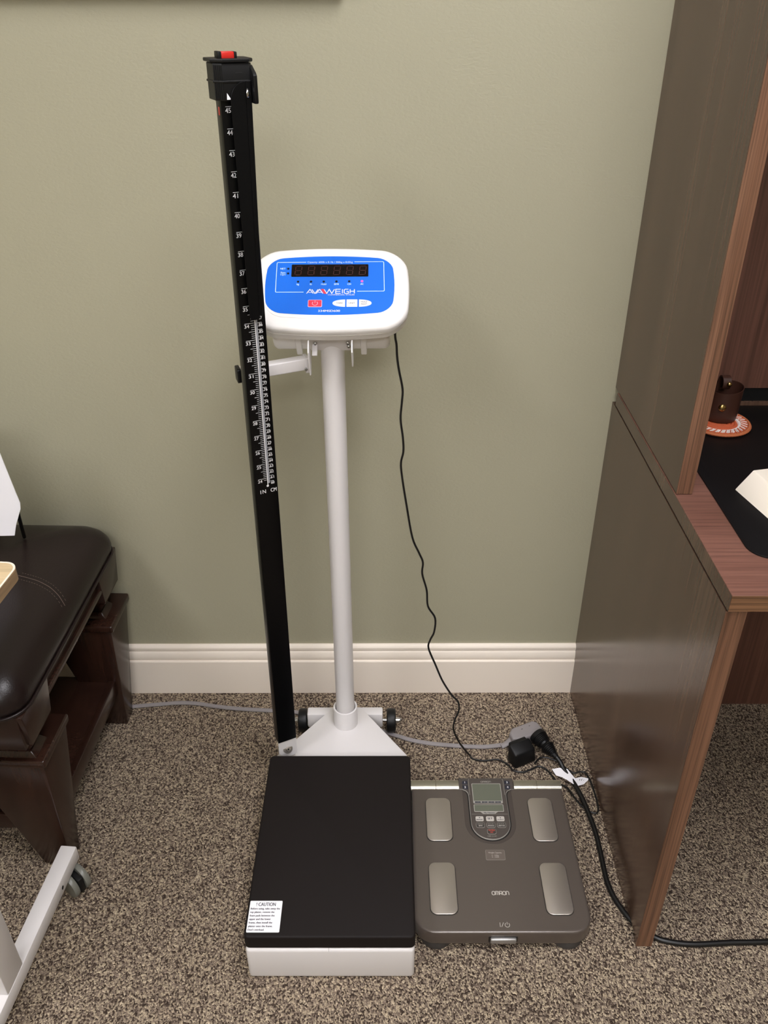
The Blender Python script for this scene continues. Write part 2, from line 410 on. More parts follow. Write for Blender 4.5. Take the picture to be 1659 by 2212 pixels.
b = B('ceiling'); b.box((X0 - 0.1, Y0 - 0.1, CEIL), (X1 + 0.1, 0.1, CEIL + 0.1)); b.build('ceiling', kind='structure', origin=(0, 0, 0))
# baseboard: flat face, a raised bead, a cove and a rounded cap
prof = [(0, 0), (-0.0150, 0), (-0.0150, 0.0905), (-0.0148, 0.0935), (-0.0136, 0.0955), (-0.0120, 0.0965), (-0.0105, 0.0968), (-0.0105, 0.0985), (-0.0122, 0.1000), (-0.0126, 0.1030),
        (-0.0120, 0.1090), (-0.0104, 0.1150), (-0.0088, 0.1190), (-0.0074, 0.1205), (-0.0074, 0.1222), (-0.0092, 0.1232), (-0.0098, 0.1262), (-0.0094, 0.1305), (-0.0072, 0.1340), (-0.0030, 0.1360), (0, 0.1360)]
b = B('trim'); t = []
b.loft([[(X0, y, z) for y, z in prof], [(X1, y, z) for y, z in prof]]); b.build('baseboard_back', kind='structure', angle=25, origin=(0, 0, 0))

# ================================================================== CEILING LIGHTS (above the frame)
for (lx, ly, hx, hy), where in zip(LAMPS, ('above the bench', 'above the physician scale', 'added as fill over the open carpet, farthest from the wall')):
    t = thing('ceiling_light', (lx, ly, CEIL - 0.04), 'white recessed ceiling light ' + where, 'ceiling light')
    b = B('white'); w = 0.03
    b.box((lx - hx - w, ly - hy - w, CEIL - 0.03), (lx + hx + w, ly - hy, CEIL)); b.box((lx - hx - w, ly + hy, CEIL - 0.03), (lx + hx + w, ly + hy + w, CEIL))
    b.box((lx - hx - w, ly - hy, CEIL - 0.03), (lx - hx, ly + hy, CEIL)); b.box((lx + hx, ly - hy, CEIL - 0.03), (lx + hx + w, ly + hy, CEIL)); b.build('light_frame', t)
    b = B('diffuser'); b.box((lx - hx, ly - hy, CEIL - 0.012), (lx + hx, ly + hy, CEIL - 0.004)); b.build('diffuser', t)

# picture frame whose lower edge hangs just above the photograph
t = thing('picture_frame', (-0.90, -0.012, 1.372), 'wide dark bronze picture frame hung on the wall above the scale', 'picture')
b = B('bronze_frame')
for lo, hi in (((-1.32, -0.024, 1.372), (-0.475, 0.0, 1.396)), ((-1.32, -0.024, 1.92), (-0.475, 0, 1.95)), ((-1.32, -0.024, 1.396), (-1.29, 0, 1.92)), ((-0.505, -0.024, 1.396), (-0.475, 0, 1.92))): b.box(lo, hi, 0.002)
b.build('moulding', t)
b = B('art'); b.box((-1.29, -0.012, 1.396), (-0.505, -0.001, 1.92)); b.build('print', t)

# ================================================================== DESK
HD = 0.616                                                            # depth of the desk
t = thing('desk', (0.45, -0.30, 0.0), 'walnut laminate desk with a side panel standing against the wall', 'desk')
b = B('wood_side'); SX = frame((0, 0, 0), (0, 1, 0), (0, 0, 1), (1, 0, 0))
b.prism([(-HD + 0.0012, 0.0), (-0.6050, 0.0), (-0.6045, 0.0100), (-0.6005, 0.0122), (-0.5705, 0.0122), (-0.5665, 0.0100), (-0.5660, 0.0), (-0.0005, 0.0), (-0.0005, 0.7215), (-HD + 0.0012, 0.7215)], SX, 0.0, 0.0268); b.mat('wood_edge').box((0.0002, -HD, 0.0003), (0.0266, -HD + 0.0014, 0.7213), 0.0004, 1)
sp = b.build('side_panel', t)
b = B('wood_side'); b.box((1.30, -HD, 0.0), (1.3268, -0.0005, 0.7215)); b.build('side_panel', t)
b = B('black_plastic'); b.box((0.0015, -HD + 0.004, 0.7213), (0.0255, -0.02, 0.7252)); b.build('spacer_strip', t)
b = B('wood_top'); b.box((0.0008, -HD - 0.003, 0.7252), (1.33, -0.022, 0.7490), 0.0008, 1)
b.mat('wood_side').box((0.0, -HD - 0.0035, 0.7252), (0.0009, -0.0225, 0.7486)); b.mat('wood_top_edge').box((0.0004, -HD - 0.0042, 0.7252), (1.33, -HD - 0.0028, 0.7484))
b.build('worktop', t)
b = B('wood_dark'); b.box((0.0268, -0.052, 0.0), (1.30, -0.034, 0.7252)); b.build('modesty_panel', t)

t = thing('desk_hutch', (0.45, -0.19, 0.7495), 'tall walnut laminate hutch standing on the desktop against the wall', 'hutch')
b = B('wood_side'); b.box((0.0018, -0.3805, 0.7498), (0.0250, -0.0005, 1.80), 0.0006, 1); b.mat('wood_edge').box((0.0020, -0.3818, 0.7500), (0.0248, -0.3804, 1.7998), 0.0004, 1)
b.build('side_panel', t)
b = B('wood_side'); b.box((1.305, -0.3805, 0.7498), (1.3282, -0.0005, 1.80)); b.build('side_panel', t)
b = B('wood_dark'); b.box((0.0250, -0.080, 0.783), (1.305, -0.065, 1.80)); b.build('back_panel', t)
b = B('black_plastic'); b.box((0.0250, -0.076, 0.757), (1.305, -0.066, 0.783)); b.build('shaded_gap_strip', t)  # black strip stands in for the shaded cable gap below the back panel
b = B('wood_side'); b.box((0.0250, -0.080, 0.7498), (1.305, -0.066, 0.757)); b.build('bottom_rail', t)
b = B('wood_side'); b.box((0.0250, -0.3805, 1.42), (1.305, -0.080, 1.445)); b.build('shelf', t)
b = B('wood_side'); b.box((0.0018, -0.3805, 1.80), (1.3282, -0.0005, 1.823)); b.build('top_panel', t)

# desk pad, coaster, leather holder, ivory device
b = B('blotter'); b.prism(rrect(0.0530, -0.5440, 0.62, -0.0835, [0.03, 0.03, 0.03, 0.03], 8), UPF(), 0.7492, 0.7516, 0.0010, 2)
b.build('desk_pad', label='large black desk pad with rounded corners on the walnut desktop', cat='desk pad')

CX, CY, CZ = 0.1365, -0.158, 0.7518
b = B('coil_brown')
rings = 9
for k in range(rings):
    r = 0.0490 - k * 0.0054; m = 'coil_brown' if k == 0 else ('coil_white' if k in (2, 3) else 'coil_orange')
    b.mat(m); pts = [(CX + r * math.cos(a), CY + r * math.sin(a), CZ + 0.0028 + (0.0005 if k else 0.001)) for a in [2 * math.pi * i / 48 for i in range(49)]]
    b.tube(pts, 0.0029, 6, flat=0.9, smooth=1)
b.mat('coil_orange').cyl((CX, CY, CZ), (CX, CY, CZ + 0.003), 0.0475, seg=40)
# stitches of pale and rust cane binding the coils
for i in range(60):
    a = 2 * math.pi * i / 60; c, s = math.cos(a), math.sin(a)
    b.mat('coil_white' if i % 2 else 'coil_orange').tube([(CX + 0.0450 * c, CY + 0.0450 * s, CZ + 0.0062), (CX + 0.035 * math.cos(a + 0.12), CY + 0.035 * math.sin(a + 0.12), CZ + 0.0064)], 0.0009, 5, smooth=1)
    b.mat('coil_brown').tube([(CX + 0.0510 * c, CY + 0.0510 * s, CZ + 0.002), (CX + 0.0475 * math.cos(a + 0.1), CY + 0.0475 * math.sin(a + 0.1), CZ + 0.0070), (CX + 0.0440 * math.cos(a + 0.12), CY + 0.0440 * math.sin(a + 0.12), CZ + 0.0055)], 0.0008, 5, smooth=1)
b.build('woven_coaster', label='round woven rust and white coaster under the leather holder', cat='coaster')

hx, hy, hz = 0.142, -0.148, 0.7589
t = thing('leather_holder', (hx, hy, hz), 'small brown leather cup holder with brass studs on the woven coaster', 'holder')
X = Matrix.Translation((hx, hy, hz)) @ Matrix.Rotation(R(-4), 4, 'Y') @ Matrix.Rotation(R(10), 4, 'X')
X = Matrix.Translation((hx, hy, hz))
def ell(r, z, tilt=0.0, n=40):
    return [(r * 0.84 * math.cos(2 * math.pi * i / n) + z * 0.020 - 0.001, r * 0.72 * math.sin(2 * math.pi * i / n), z + tilt * (math.sin(2 * math.pi * i / n) * 0.5 + 0.4 * math.cos(2 * math.pi * i / n))) for i in range(n)]
b = B('pouch', X)
H = 0.056
b.loft([ell(0.029, 0.0), ell(0.0308, 0.003), ell(0.0314, 0.012), ell(0.0316, 0.035), ell(0.0320, H, 0.006), ell(0.0306, H, 0.006), ell(0.0296, 0.02), ell(0.029, 0.006)])
b.build('leather_body', t)
b = B('pouch', X)
# strap that rises from the rear wall, loops over and closes on the front with a stud
def strap(b, pts, w, th):
    P = [Vector(p) for p in pts]; Q = [P[0]] + P + [P[-1]]; pts = []
    for i in range(1, len(Q) - 2):
        for k in range(5):
            s_ = k / 5; a, b_, c, d = Q[i - 1], Q[i], Q[i + 1], Q[i + 2]
            pts.append(0.5 * ((2 * b_) + (c - a) * s_ + (2 * a - 5 * b_ + 4 * c - d) * s_ * s_ + (3 * b_ - a - 3 * c + d) * s_ ** 3))
    pts.append(P[-1]); ringsL = []
    for i, p in enumerate(pts):
        p = Vector(p); a = Vector(pts[max(i - 1, 0)]); c = Vector(pts[min(i + 1, len(pts) - 1)]); tg = (c - a).normalized(); nn = tg.cross(Vector((1, 0, 0))).normalized()
        ringsL.append([p + Vector((sx * w, 0, 0)) + nn * sn * th for sx, sn in ((-1, -1), (1, -1), (1, 1), (-1, 1))])
    b.loft(ringsL)
strap(b, [(-0.003, 0.0195, 0.040), (-0.003, 0.0198, 0.054), (-0.003, 0.017, 0.066), (-0.003, 0.009, 0.0720), (-0.003, 0.000, 0.0705), (-0.003, -0.004, 0.062), (-0.003, -0.002, 0.055), (-0.003, 0.004, 0.052)], 0.0065, 0.0012)
b.build('strap', t)
for nm, p, r in (('stud', (-0.0095, -0.0215, 0.0285), 0.0062), ('stud', (0.0000, -0.0052, 0.0630), 0.0042)):
    q = Matrix.Translation(Vector((hx, hy, hz)) + Vector(p)) @ frame((0, 0, 0), (1, 0, 0), (0, 0.12, 1), (0, -1, 0.12))
    b = B('brass'); b.lathe([(r, -0.002), (r, 0.0008), (r * 0.9, 0.002), (r * 0.6, 0.0031), (r * 0.25, 0.0037), (0, 0.0038)], q, 24); b.build(nm, t, label='antique brass stud')

# ivory wedge-shaped device lying on the pad
b = B('device')
b.hexa([(0.0890, -0.3720, 0.7518), (0.128, -0.545, 0.7518), (0.255, -0.52, 0.7518), (0.215, -0.335, 0.7518)], [(0.1130, -0.3640, 0.7800), (0.150, -0.515, 0.7760), (0.25, -0.495, 0.7760), (0.215, -0.342, 0.7800)], 0.0015, 2)
b.build('desk_device', label='ivory white sloped desk device on the black desk pad', cat='device')

# ================================================================== PHYSICIAN SCALE
t = thing('physician_scale', (-0.51, -0.48, 0.0), 'tall physician scale with a black platform, white column, blue readout and black height rod', 'scale')
PX0, PX1, PY0, PY1 = -0.6462, -0.3745, -0.6664, -0.2976
# white base
b = B('white'); b.box((PX0 + 0.0008, PY0 - 0.0025, 0.0008), (PX1 - 0.0008, PY1 - 0.006, 0.0800), 0.0065, 4)
b.box((PX0 + 0.006, PY0 + 0.004, 0.070), (PX1 - 0.006, PY1 - 0.012, 0.0815), 0.003, 2)
b.mat('groove').tube([(-0.5122, PY0 + 0.0035, 0.0799), (-0.5122, PY0 + 0.0008, 0.0793), (-0.5122, PY0 - 0.0012, 0.0777), (-0.5122, PY0 - 0.0023, 0.0752)], 0.00035, 6, smooth=2)
b.build('base', t)
# black platform cover with a softly raised rim edge
b = B('rubber_mat'); b.prism(rrect(PX0, PY0, PX1, PY1, 0.0085, 6), UPF(), 0.0825, 0.1104, 0.0035, 4, 'top')
pl = b.build('platform', t, angle=50)
FR = UPF(0.1104)
lx0, lx1, ly0, ly1 = -0.6425, -0.5900, -0.6580, -0.6040
b = B('paper'); b.prism(rrect(lx0, ly0, lx1, ly1, 0.0015, 3), FR, 0.0, 0.00025)
b.mat('key_text'); b.text('! CAUTION', 0.0060, FR, (lx0 + lx1) / 2, ly1 - 0.0092, 0.0004, width=0.0310, bold=0.00018)
for i, (s, w) in enumerate((('Before using, take away the', 0.0475), ('top platter, remove the', 0.0390), ('foam pads between the', 0.0400), ('upper and the lower', 0.0345), ('frame, then install the', 0.0375), ('platter onto the frame.', 0.0385), ("Don't overload.", 0.0260))):
    b.text(s, 0.0031, FR, lx0 + 0.0022, ly1 - 0.0152 - i * 0.0060, 0.0004, 'L', width=w, bold=0.00018)
b.build('caution_label', pl, label='white caution sticker')
# triangular rear plate
PZ = 0.074
b = B('white'); b.prism([(-0.6420, -0.300), (-0.6410, -0.2680), (-0.5350, -0.1355), (-0.5280, -0.1335), (-0.4810, -0.1335), (-0.4740, -0.1355), (-0.3800, -0.2650), (-0.3790, -0.300)], UPF(), PZ - 0.005, PZ, 0.001, 2)
b.build('rear_plate', t)
colx, coly = -0.5052, -0.1765; ctx = -0.5025
b = B('white'); b.lathe([(0.0200, 0), (0.0248, 0), (0.0246, 0.0455), (0.0242, 0.0462), (0.0212, 0.0462), (0.0208, 0.0455), (0.0200, 0.0300)], Matrix.Translation((colx, coly, PZ)), 48); b.build('collar', t)
b = B('white'); b.cyl((colx, coly, PZ), (ctx, coly, 0.914), 0.0187, seg=48); b.build('column', t)
# axle bar and wheels
WY, WZ = -0.124, 0.0255
b = B('white'); b.box((-0.5890, -0.1500, 0.030), (-0.4285, -0.1270, 0.0685), 0.003, 2); b.build('axle_housing', t)
b = B('chrome'); b.cyl((-0.615, WY, WZ), (-0.390, WY, WZ), 0.0035, seg=16); b.build('axle', t)
for wx, sgn in ((-0.6010, -1), (-0.4105, 1)):
    q = frame((wx, WY, WZ), (0, 1, 0), (0, 0, 1), (1, 0, 0))
    b = B('black_plastic'); r = 0.0255
    b.lathe([(0, -0.008), (0.010, -0.008), (0.011, -0.0095), (r - 0.003, -0.0098), (r - 0.0008, -0.0078), (r, -0.004), (r, 0.004), (r - 0.0008, 0.0078), (r - 0.003, 0.0098), (0.011, 0.0095), (0.010, 0.008), (0, 0.008)], q, 40)
    w = b.build('wheel', t)
    q2 = frame((wx + sgn * 0.008, WY, WZ), (0, 1, 0), (0, 0, sgn), (sgn, 0, 0)) if sgn > 0 else frame((wx - 0.008, WY, WZ), (0, -1, 0), (0, 0, 1), (-1, 0, 0))
    b = B('chrome'); b.lathe([(0, 0.0165), (0.0022, 0.0160), (0.0042, 0.0140), (0.0052, 0.0105), (0.0052, 0.009), (0.0064, 0.009), (0.0064, 0.002), (0.0080, 0.002), (0.0080, 0), (0, 0)], q2, 6 if False else 18); b.build('dome_nut', w, label='chrome dome nut')

# ---- height rod: square black tube turned 26 degrees, leaning very slightly
phi = R(26); RT = Vector((math.cos(phi), math.sin(phi), 0)); RN = Vector((math.sin(phi), -math.cos(phi), 0))
RZ = (RT * 0.0086 + Vector((0, 0, 1))).normalized(); RA = RN.cross(RZ) * -1
if RA.dot(RT) < 0: RA = -RA
ZB = 0.128
P0 = Vector((-0.6148, -0.2768, 0)) + RT * 0.0012 + Vector((0, 0, ZB))
RODF = frame(P0, RA, RZ, RN)                    # x = across the face, y = up the rod, z = out of the face
yy = lambda z: z - ZB
b = B('black_rod'); hw = 0.0186
b.prism(rrect(-hw, -0.022, hw, 0.0, 0.0012, 2), frame(P0, RA, RN, -RZ) @ Matrix.Scale(-1, 4, (0, 0, 1)), 0.0, yy(1.262))
b.mat('slot_gray'); b.flat([(0.0029, yy(0.7075)), (0.0060, yy(0.7075)), (0.0060, yy(1.24)), (0.0029, yy(1.24))], RODF, 0.0002)
b.mat('mark_white'); b.flat([(0.0016, yy(0.7045)), (0.0029, yy(0.7045)), (0.0029, yy(1.24)), (0.0016, yy(1.24))], RODF, 0.0003)
b.flat(circle(0.0018, yy(0.7030), 0.0020), RODF, 0.0004)
Z24 = 0.7164 + 0.0006
def tickv(zc, x0, x1, w=0.00055): b.flat([(x0, yy(zc) - w / 2), (x1, yy(zc) - w / 2), (x1, yy(zc) + w / 2), (x0, yy(zc) + w / 2)], RODF, 0.00025)
for k in range(-1, 21 * 8 + 4):
    z = Z24 + k * 0.0254 / 8
    if k < 0: tickv(z, -0.0035, 0.0012); continue
    fine = z < 0.9955
    if k % 8 == 0:
        tickv(z, -0.0132, -0.0020 if not fine else 0.0012, 0.0006)
        b.text(str(24 + k // 8), 0.0050 if fine else 0.0056, RODF, -0.0136, yy(z) - (0.0064 if fine else 0.0072), 0.00025, 'L', width=0.0070, bold=0.0001)
    elif k % 4 == 0: tickv(z, -0.0075 if fine else -0.0035, 0.0012 if fine else -0.0008)
    elif fine: tickv(z, -0.0040, 0.0012)
for k in range(0, 28):
    z = 0.7105 + k * 0.01
    tickv(z, 0.0062, 0.0122)
    if k < 27: tickv(z + 0.005, 0.0062, 0.0092)
    b.text(str(60 + k), 0.0046, RODF, 0.0078, yy(z) - 0.0056, 0.00025, 'L', width=0.0054, bold=0.0001)
b.text('IN', 0.0066, RODF, -0.0065, yy(0.6905), 0.00025, width=0.0090, spacing=1.3, bold=0.0001); b.text('CM', 0.0066, RODF, 0.0110, yy(0.6905), 0.00025, width=0.0098, bold=0.0001)
# little red window in the left side of the tube
sideF = frame(P0 - RA * hw, RN, RZ, -RA)
b.mat('red').flat([(-0.0125, yy(1.240)), (-0.0065, yy(1.240)), (-0.0065, yy(1.2495)), (-0.0125, yy(1.2495))], sideF, 0.0003)
rod = b.build('height_rod', t, angle=30)
# collar-like black cap clamped round the top of the rod
c0 = yy(1.2575); c1 = yy(1.2985)
FZ = frame(P0, RA, RN, RZ)  # x across, y outward, z up (left handed, only used for prisms)
def rbox(b, x0, x1, o0, o1, z0, z1, bev=0.001, seg=2):
    """box in rod axes: across, outward, up"""
    b.box((x0, o0, z0), (x1, o1, z1), bev, seg, M=FZ)
b = B('black_plastic')
b.prism([(-0.0250, -0.026), (0.0185, -0.026), (0.0215, -0.023), (0.0215, 0.0065), (0.0185, 0.0095), (-0.0160, 0.0095), (-0.0250, 0.0010)], FZ, c0, c1, 0.0008, 2)
b.prism([(-0.0262, -0.0272), (0.0192, -0.0272), (0.0226, -0.024), (0.0226, 0.0072), (0.0190, 0.0108), (-0.0165, 0.0108), (-0.0262, 0.0015)], FZ, yy(1.2772), yy(1.2800), 0.0008, 2)
for i in range(5):
    f = (i + 0.5) / 5; x = -0.0250 + 0.009 * f; o = 0.0010 + 0.0085 * f
    b.cyl(FZ @ Vector((x, o, c0 + 0.002)), FZ @ Vector((x, o, c1 - 0.002)), 0.0009, seg=8)
b.prism([(-0.0280, -0.0285), (0.0190, -0.0285), (0.0240, -0.023), (0.0240, 0.0065), (0.0180, 0.0125), (-0.0155, 0.0125), (-0.0280, 0.0010)], FZ, c1 + 0.0008, c1 + 0.0050, 0.0012, 2)
b.mat('hole').box((0.000, 0.0094, yy(1.2872)), (0.009, 0.0098, yy(1.2888)), M=FZ)
cap = b.build('rod_cap', rod, angle=30)
b = B('black_plastic')
rbox(b, -0.0180, -0.0132, -0.012, 0.003, c1 + 0.004, c1 + 0.0125); rbox(b, 0.0028, 0.0062, -0.012, 0.003, c1 + 0.004, c1 + 0.0118); rbox(b, -0.0180, 0.0062, -0.012, -0.008, c1 + 0.004, c1 + 0.0108)
b.mat('red'); rbox(b, -0.0134, 0.0030, -0.009, 0.0022, c1 + 0.0042, c1 + 0.0120, 0.0012)
b.build('release_button', rod, label='red release button')
# pivot bracket and folded black head paddle
b = B('black_plastic')
zz = lambda z: yy(z)
qq = frame(P0 + RA * 0.0160, RN, RZ, RA)       # x = outward, y = up, z = across (to the right)
b.prism([(-0.010, zz(1.2960)), (0.006, zz(1.2960)), (0.0200, zz(1.2880)), (0.0225, zz(1.2850)), (0.0225, zz(1.2560)), (0.0210, zz(1.2540)), (-0.004, zz(1.2540)), (-0.010, zz(1.262))], qq, 0.0025, 0.0075, 0.0008, 2)
b.build('pivot_bracket', rod)
b = B('black')
zt = zz(1.2790); zb = zz(0.9790)
arc = [(0.0115 - 0.0205 * math.sin(R(90 * k / 8)), zt - 0.022 + 0.022 * math.cos(R(90 * k / 8))) for k in range(9)]
poly = [(0.0118, zt)] + arc + [(-0.0078, zb + 0.006), (-0.0066, zb + 0.002), (-0.0040, zb), (0.0050, zb), (0.0068, zb + 0.002), (0.0072, zb + 0.006)]
b.prism(poly, RODF, 0.0108, 0.0122, 0.0004, 1)
b.prism([(0.0118, zt), (0.0072, zb + 0.006), (0.0100, zb + 0.004), (0.0115, zb + 0.010), (0.0180, zt - 0.004), (0.0180, zt)], RODF @ Matrix.Translation((0, 0, 0.0006)), 0.0108, 0.0130, 0.0004, 1)
b.tube([RODF @ Vector((0.0118, zt, 0.0130)), RODF @ Vector((0.0072, zb + 0.006, 0.0128))], 0.0007, 6, smooth=1)
hp = b.build('head_paddle', rod)
pp = RODF @ Vector((0.0130, zz(1.2655), 0.0125))
screw('pivot_bolt', pp, RN * 0.5 + RA, 0.0058, rod)
b = B('paper'); b.flat([(-0.0145 + 0.0015, zz(1.2590)), (-0.0075, zz(1.2590)), (-0.0125, zz(1.2665))], RODF, 0.0100)
b.build('paper_tag', rod, label='tiny white paper corner under the cap')
# white foot bracket with bolt
b = B('white')
b.prism([(-0.0186, -0.030), (-0.0080, -0.0465), (0.0130, -0.0465), (0.0175, -0.042), (0.0186, -0.036), (0.0186, 0.004), (-0.0186, 0.004)], RODF, -0.004, -0.0010, 0.0006, 1)
b.box((-0.0120, 0.0, PZ), (0.0150, 0.030, PZ + 0.003), 0.0008, 1, M=frame((P0.x, P0.y, 0), RA, -RN, (0, 0, 1)))
fb = b.build('foot_bracket', t)
bp_ = RODF @ Vector((-0.0005, -0.0235, -0.0010))
b = B('steel'); nrm = (RN + Vector((0, 0, 0.55))).normalized(); q = Vector((0, 0, 1)).rotation_difference(nrm).to_matrix().to_4x4(); q.translation = bp_
b.lathe([(0, 0.0050), (0.0030, 0.0050), (0.0046, 0.0035), (0.0050, 0.0015), (0.0095, 0.0012), (0.0098, -0.003), (0, -0.003)], q, 28); b.mat('hole').lathe([(0, 0.0053), (0.0018, 0.0053), (0.0018, 0.0045)], q, 6)
b.build('bracket_bolt', fb, label='steel bolt with washer')

# ---- support arm from bracket to rod
a0 = Vector((-0.5430, -0.196, 0.8800)); a1 = Vector((-0.6420, -0.2320, 0.8762))
ad = (a1 - a0).normalized(); asd = ad.cross(Vector((0, 0, 1))).normalized(); AF = frame(a0, ad, Vector((0, 0, 1)), asd)
Ln = (a1 - a0).length
b = B('white'); b.prism(rrect(-0.0090, -0.0095, 0.0090, 0.0095, 0.0018, 3), frame(a0, asd, (0, 0, 1), ad), 0.0, Ln - 0.001, 0.0003, 1)
b.box((-0.003, -0.014, -0.011), (0.0035, 0.0105, 0.011), 0.001, 1, M=AF); arm = b.build('support_arm', t)
b = B('black_plastic'); b.prism(rrect(-0.0105, -0.0115, 0.0105, 0.0115, 0.003, 3), frame(a0, asd, (0, 0, 1), ad), Ln - 0.001, Ln + 0.005, 0.001, 2); b.build('end_cap', arm, label='black end cap')
screw('arm_screw', a0 + Vector((0.0005, -0.012, -0.0065)), (0, -1, 0.1), 0.0028, arm)

# ---- bracket under the readout
al = R(55); HN = Vector((0, -math.cos(al), math.sin(al))); HV = Vector((0, math.sin(al), math.cos(al)))
HL = Vector((-0.503, -0.235, 0.952))
FACE = frame(HL, (1, 0, 0), HV, HN)              # x right, y up the face, z out of the face
WEB = frame(HL, (1, 0, 0), -HN, HV * -1)         # x right, y back and down, z toward the viewer and down
b = B('white')
wx0, wx1 = -0.0325, 0.0340
b.box((wx0, 0.026, -0.0085), (wx1, 0.072, -0.0060), 0.0006, 1, M=WEB); b.box((wx0, 0.0262, -0.0080), (wx1, 0.0290, -0.0020), 0.0006, 1, M=WEB)
fl = frame(HL, -HN, -HV, (1, 0, 0))              # x back-down, y out of the web, z right
b.prism([(0.026, 0.0065), (0.070, 0.0065), (0.074, 0.018), (0.080, 0.031), (0.075, 0.037), (0.060, 0.033), (0.030, 0.027), (0.026, 0.020)], fl, wx0 - 0.0005, wx0 + 0.0017, 0.0005, 1)
b.prism([(0.026, 0.0065), (0.070, 0.0065), (0.070, 0.018), (0.062, 0.030), (0.030, 0.026), (0.026, 0.018)], fl, wx1 - 0.0017, wx1 + 0.0005, 0.0005, 1)
b.box((-0.0285, 0.052, -0.004), (-0.0205, 0.0545, 0.016), 0.0005, 1, M=WEB)
br = b.build('mounting_bracket', t)
for sx, sy in ((-0.0240, 0.050), (0.0260, 0.049), (0.0270, 0.058)):
    screw('bracket_screw', WEB @ Vector((sx, sy, -0.0066 + 0.002)), HV * -1, 0.0032, br)

# ---- readout housing: barrel shaped case, box behind it
def barrel(w, h, cy, r, bowx, bowy, n=12):
    """rounded rectangle with bowed sides, centred on (0, cy); w, h = half sizes at the middle of the sides"""
    base = rrect(-w, -h, w, h, r, 7); out = []
    dense = []
    for i, p in enumerate(base):
        q = base[(i + 1) % len(base)]; d = math.hypot(q[0] - p[0], q[1] - p[1]); k = max(1, int(d / 0.010))
        for s in range(k): dense.append((p[0] + (q[0] - p[0]) * s / k, p[1] + (q[1] - p[1]) * s / k))
    for x, y in dense:
        fx = 1 - bowx * (y / h) ** 2; fy = 1 - bowy * (x / w) ** 2
        out.append((x * fx, cy + y * fy))
    return out
CYF = 0.0698
ringspec = [  # (half width, half height, radius, bowx, bowy, depth)
    (0.1150, 0.0715, 0.033, 0.06, 0.105, -0.0300), (0.1190, 0.0755, 0.035, 0.06, 0.105, -0.0270), (0.1195, 0.0760, 0.035, 0.06, 0.105, -0.0160), (0.1198, 0.0763, 0.035, 0.06, 0.105, -0.0150),
    (0.1188, 0.0753, 0.035, 0.06, 0.105, -0.0145), (0.1188, 0.0753, 0.035, 0.06, 0.105, -0.0132), (0.1202, 0.0767, 0.035, 0.06, 0.105, -0.0125), (0.1202, 0.0767, 0.035, 0.06, 0.105, -0.0075), (0.1190, 0.0755, 0.035, 0.06, 0.105, -0.0030), (0.1160, 0.0725, 0.034, 0.06, 0.105, -0.0008), (0.1110, 0.0675, 0.032, 0.06, 0.105, 0.0),
    (0.1002, 0.0572, 0.024, 0.06, 0.105, 0.0), (0.0997, 0.0567, 0.024, 0.06, 0.105, -0.0012), (0.0993, 0.0563, 0.024, 0.06, 0.105, -0.0012), (0.0988, 0.0558, 0.024, 0.06, 0.105, 0.0)]
def bring(w, h, r, bx, by, d): return [FACE @ Vector((x, y, d)) for x, y in barrel(w, h, CYF, r, bx, by)]
n0 = min(len(barrel(*s[:2], CYF, *s[2:5])) for s in ringspec)
def resample(poly, n):
    P = [Vector(p) for p in poly]; P.append(P[0]); L = [0]
    for a, c in zip(P, P[1:]): L.append(L[-1] + (c - a).length)
    out = []; j = 0
    for i in range(n):
        s = L[-1] * i / n
        while L[j + 1] < s: j += 1
        f = (s - L[j]) / (L[j + 1] - L[j]); out.append(P[j].lerp(P[j + 1], f))
    return out
b = B('white_plastic')
b.loft([resample(bring(*s), 96) for s in ringspec])
# rear box with two ribs
b.prism(rrect(-0.0905, 0.008, 0.0905, 0.118, 0.010, 4), FACE, -0.073, -0.026, 0.004, 3)
for rx in (-0.050, 0.050): b.prism([(0.0045, -0.028), (0.0045, -0.081), (0.014, -0.081), (0.014, -0.028)], frame(HL + Vector((rx, 0, 0)), HV, HN, Vector((1, 0, 0))), -0.0045, 0.0045, 0.0008, 1)
hd = b.build('readout_housing', t, angle=40)

def mm(*p): return [(x / 1000, y / 1000) for x, y in p]
# blue face panel with its printing
b = B('blue'); d0 = 0.0004
pan = barrel(0.0975, 0.0540, 0.0740, 0.021, 0.055, 0.105)
b.prism(pan, FACE, -0.0002, d0)
d1 = d0 + 0.00015
b.mat('print_cyan')
b.line(mm((-37.2, 116.8), (-80.2, 116.6), (-81.4, 115.2), (-81.4, 62.2), (-80.2, 61.2), (-39.2, 61.2)), 0.0009, FACE, d1)
b.line(mm((36.5, 117.2), (80.2, 117.4), (81.2, 116.2), (82.2, 64), (81.2, 62.6), (41.2, 62.4)), 0.0009, FACE, d1)
b.text('Capacity: 600lb x 0.1lb / 300kg x 0.05kg', 0.0032, FACE, -0.0005, 0.1152, d1, width=0.0690)
b.text('NET', 0.0030, FACE, -0.0720, 0.1033, d1, width=0.0080, bold=0.0001); b.text('Zero', 0.0030, FACE, -0.0716, 0.0958, d1, width=0.0078, bold=0.0001)
b.text('0', 0.0028, FACE, -0.0716, 0.0918, d1, bold=0.0001)
b.flat(mm((-76, 93.3), (-74.4, 94.2), (-74.4, 92.4)), FACE, d1); b.flat(mm((-67.2, 93.3), (-68.8, 92.4), (-68.8, 94.2)), FACE, d1)
b.line(mm((-74.6, 93.3), (-73.1, 93.3)), 0.0006, FACE, d1); b.line(mm((-70.1, 93.3), (-68.6, 93.3)), 0.0006, FACE, d1)
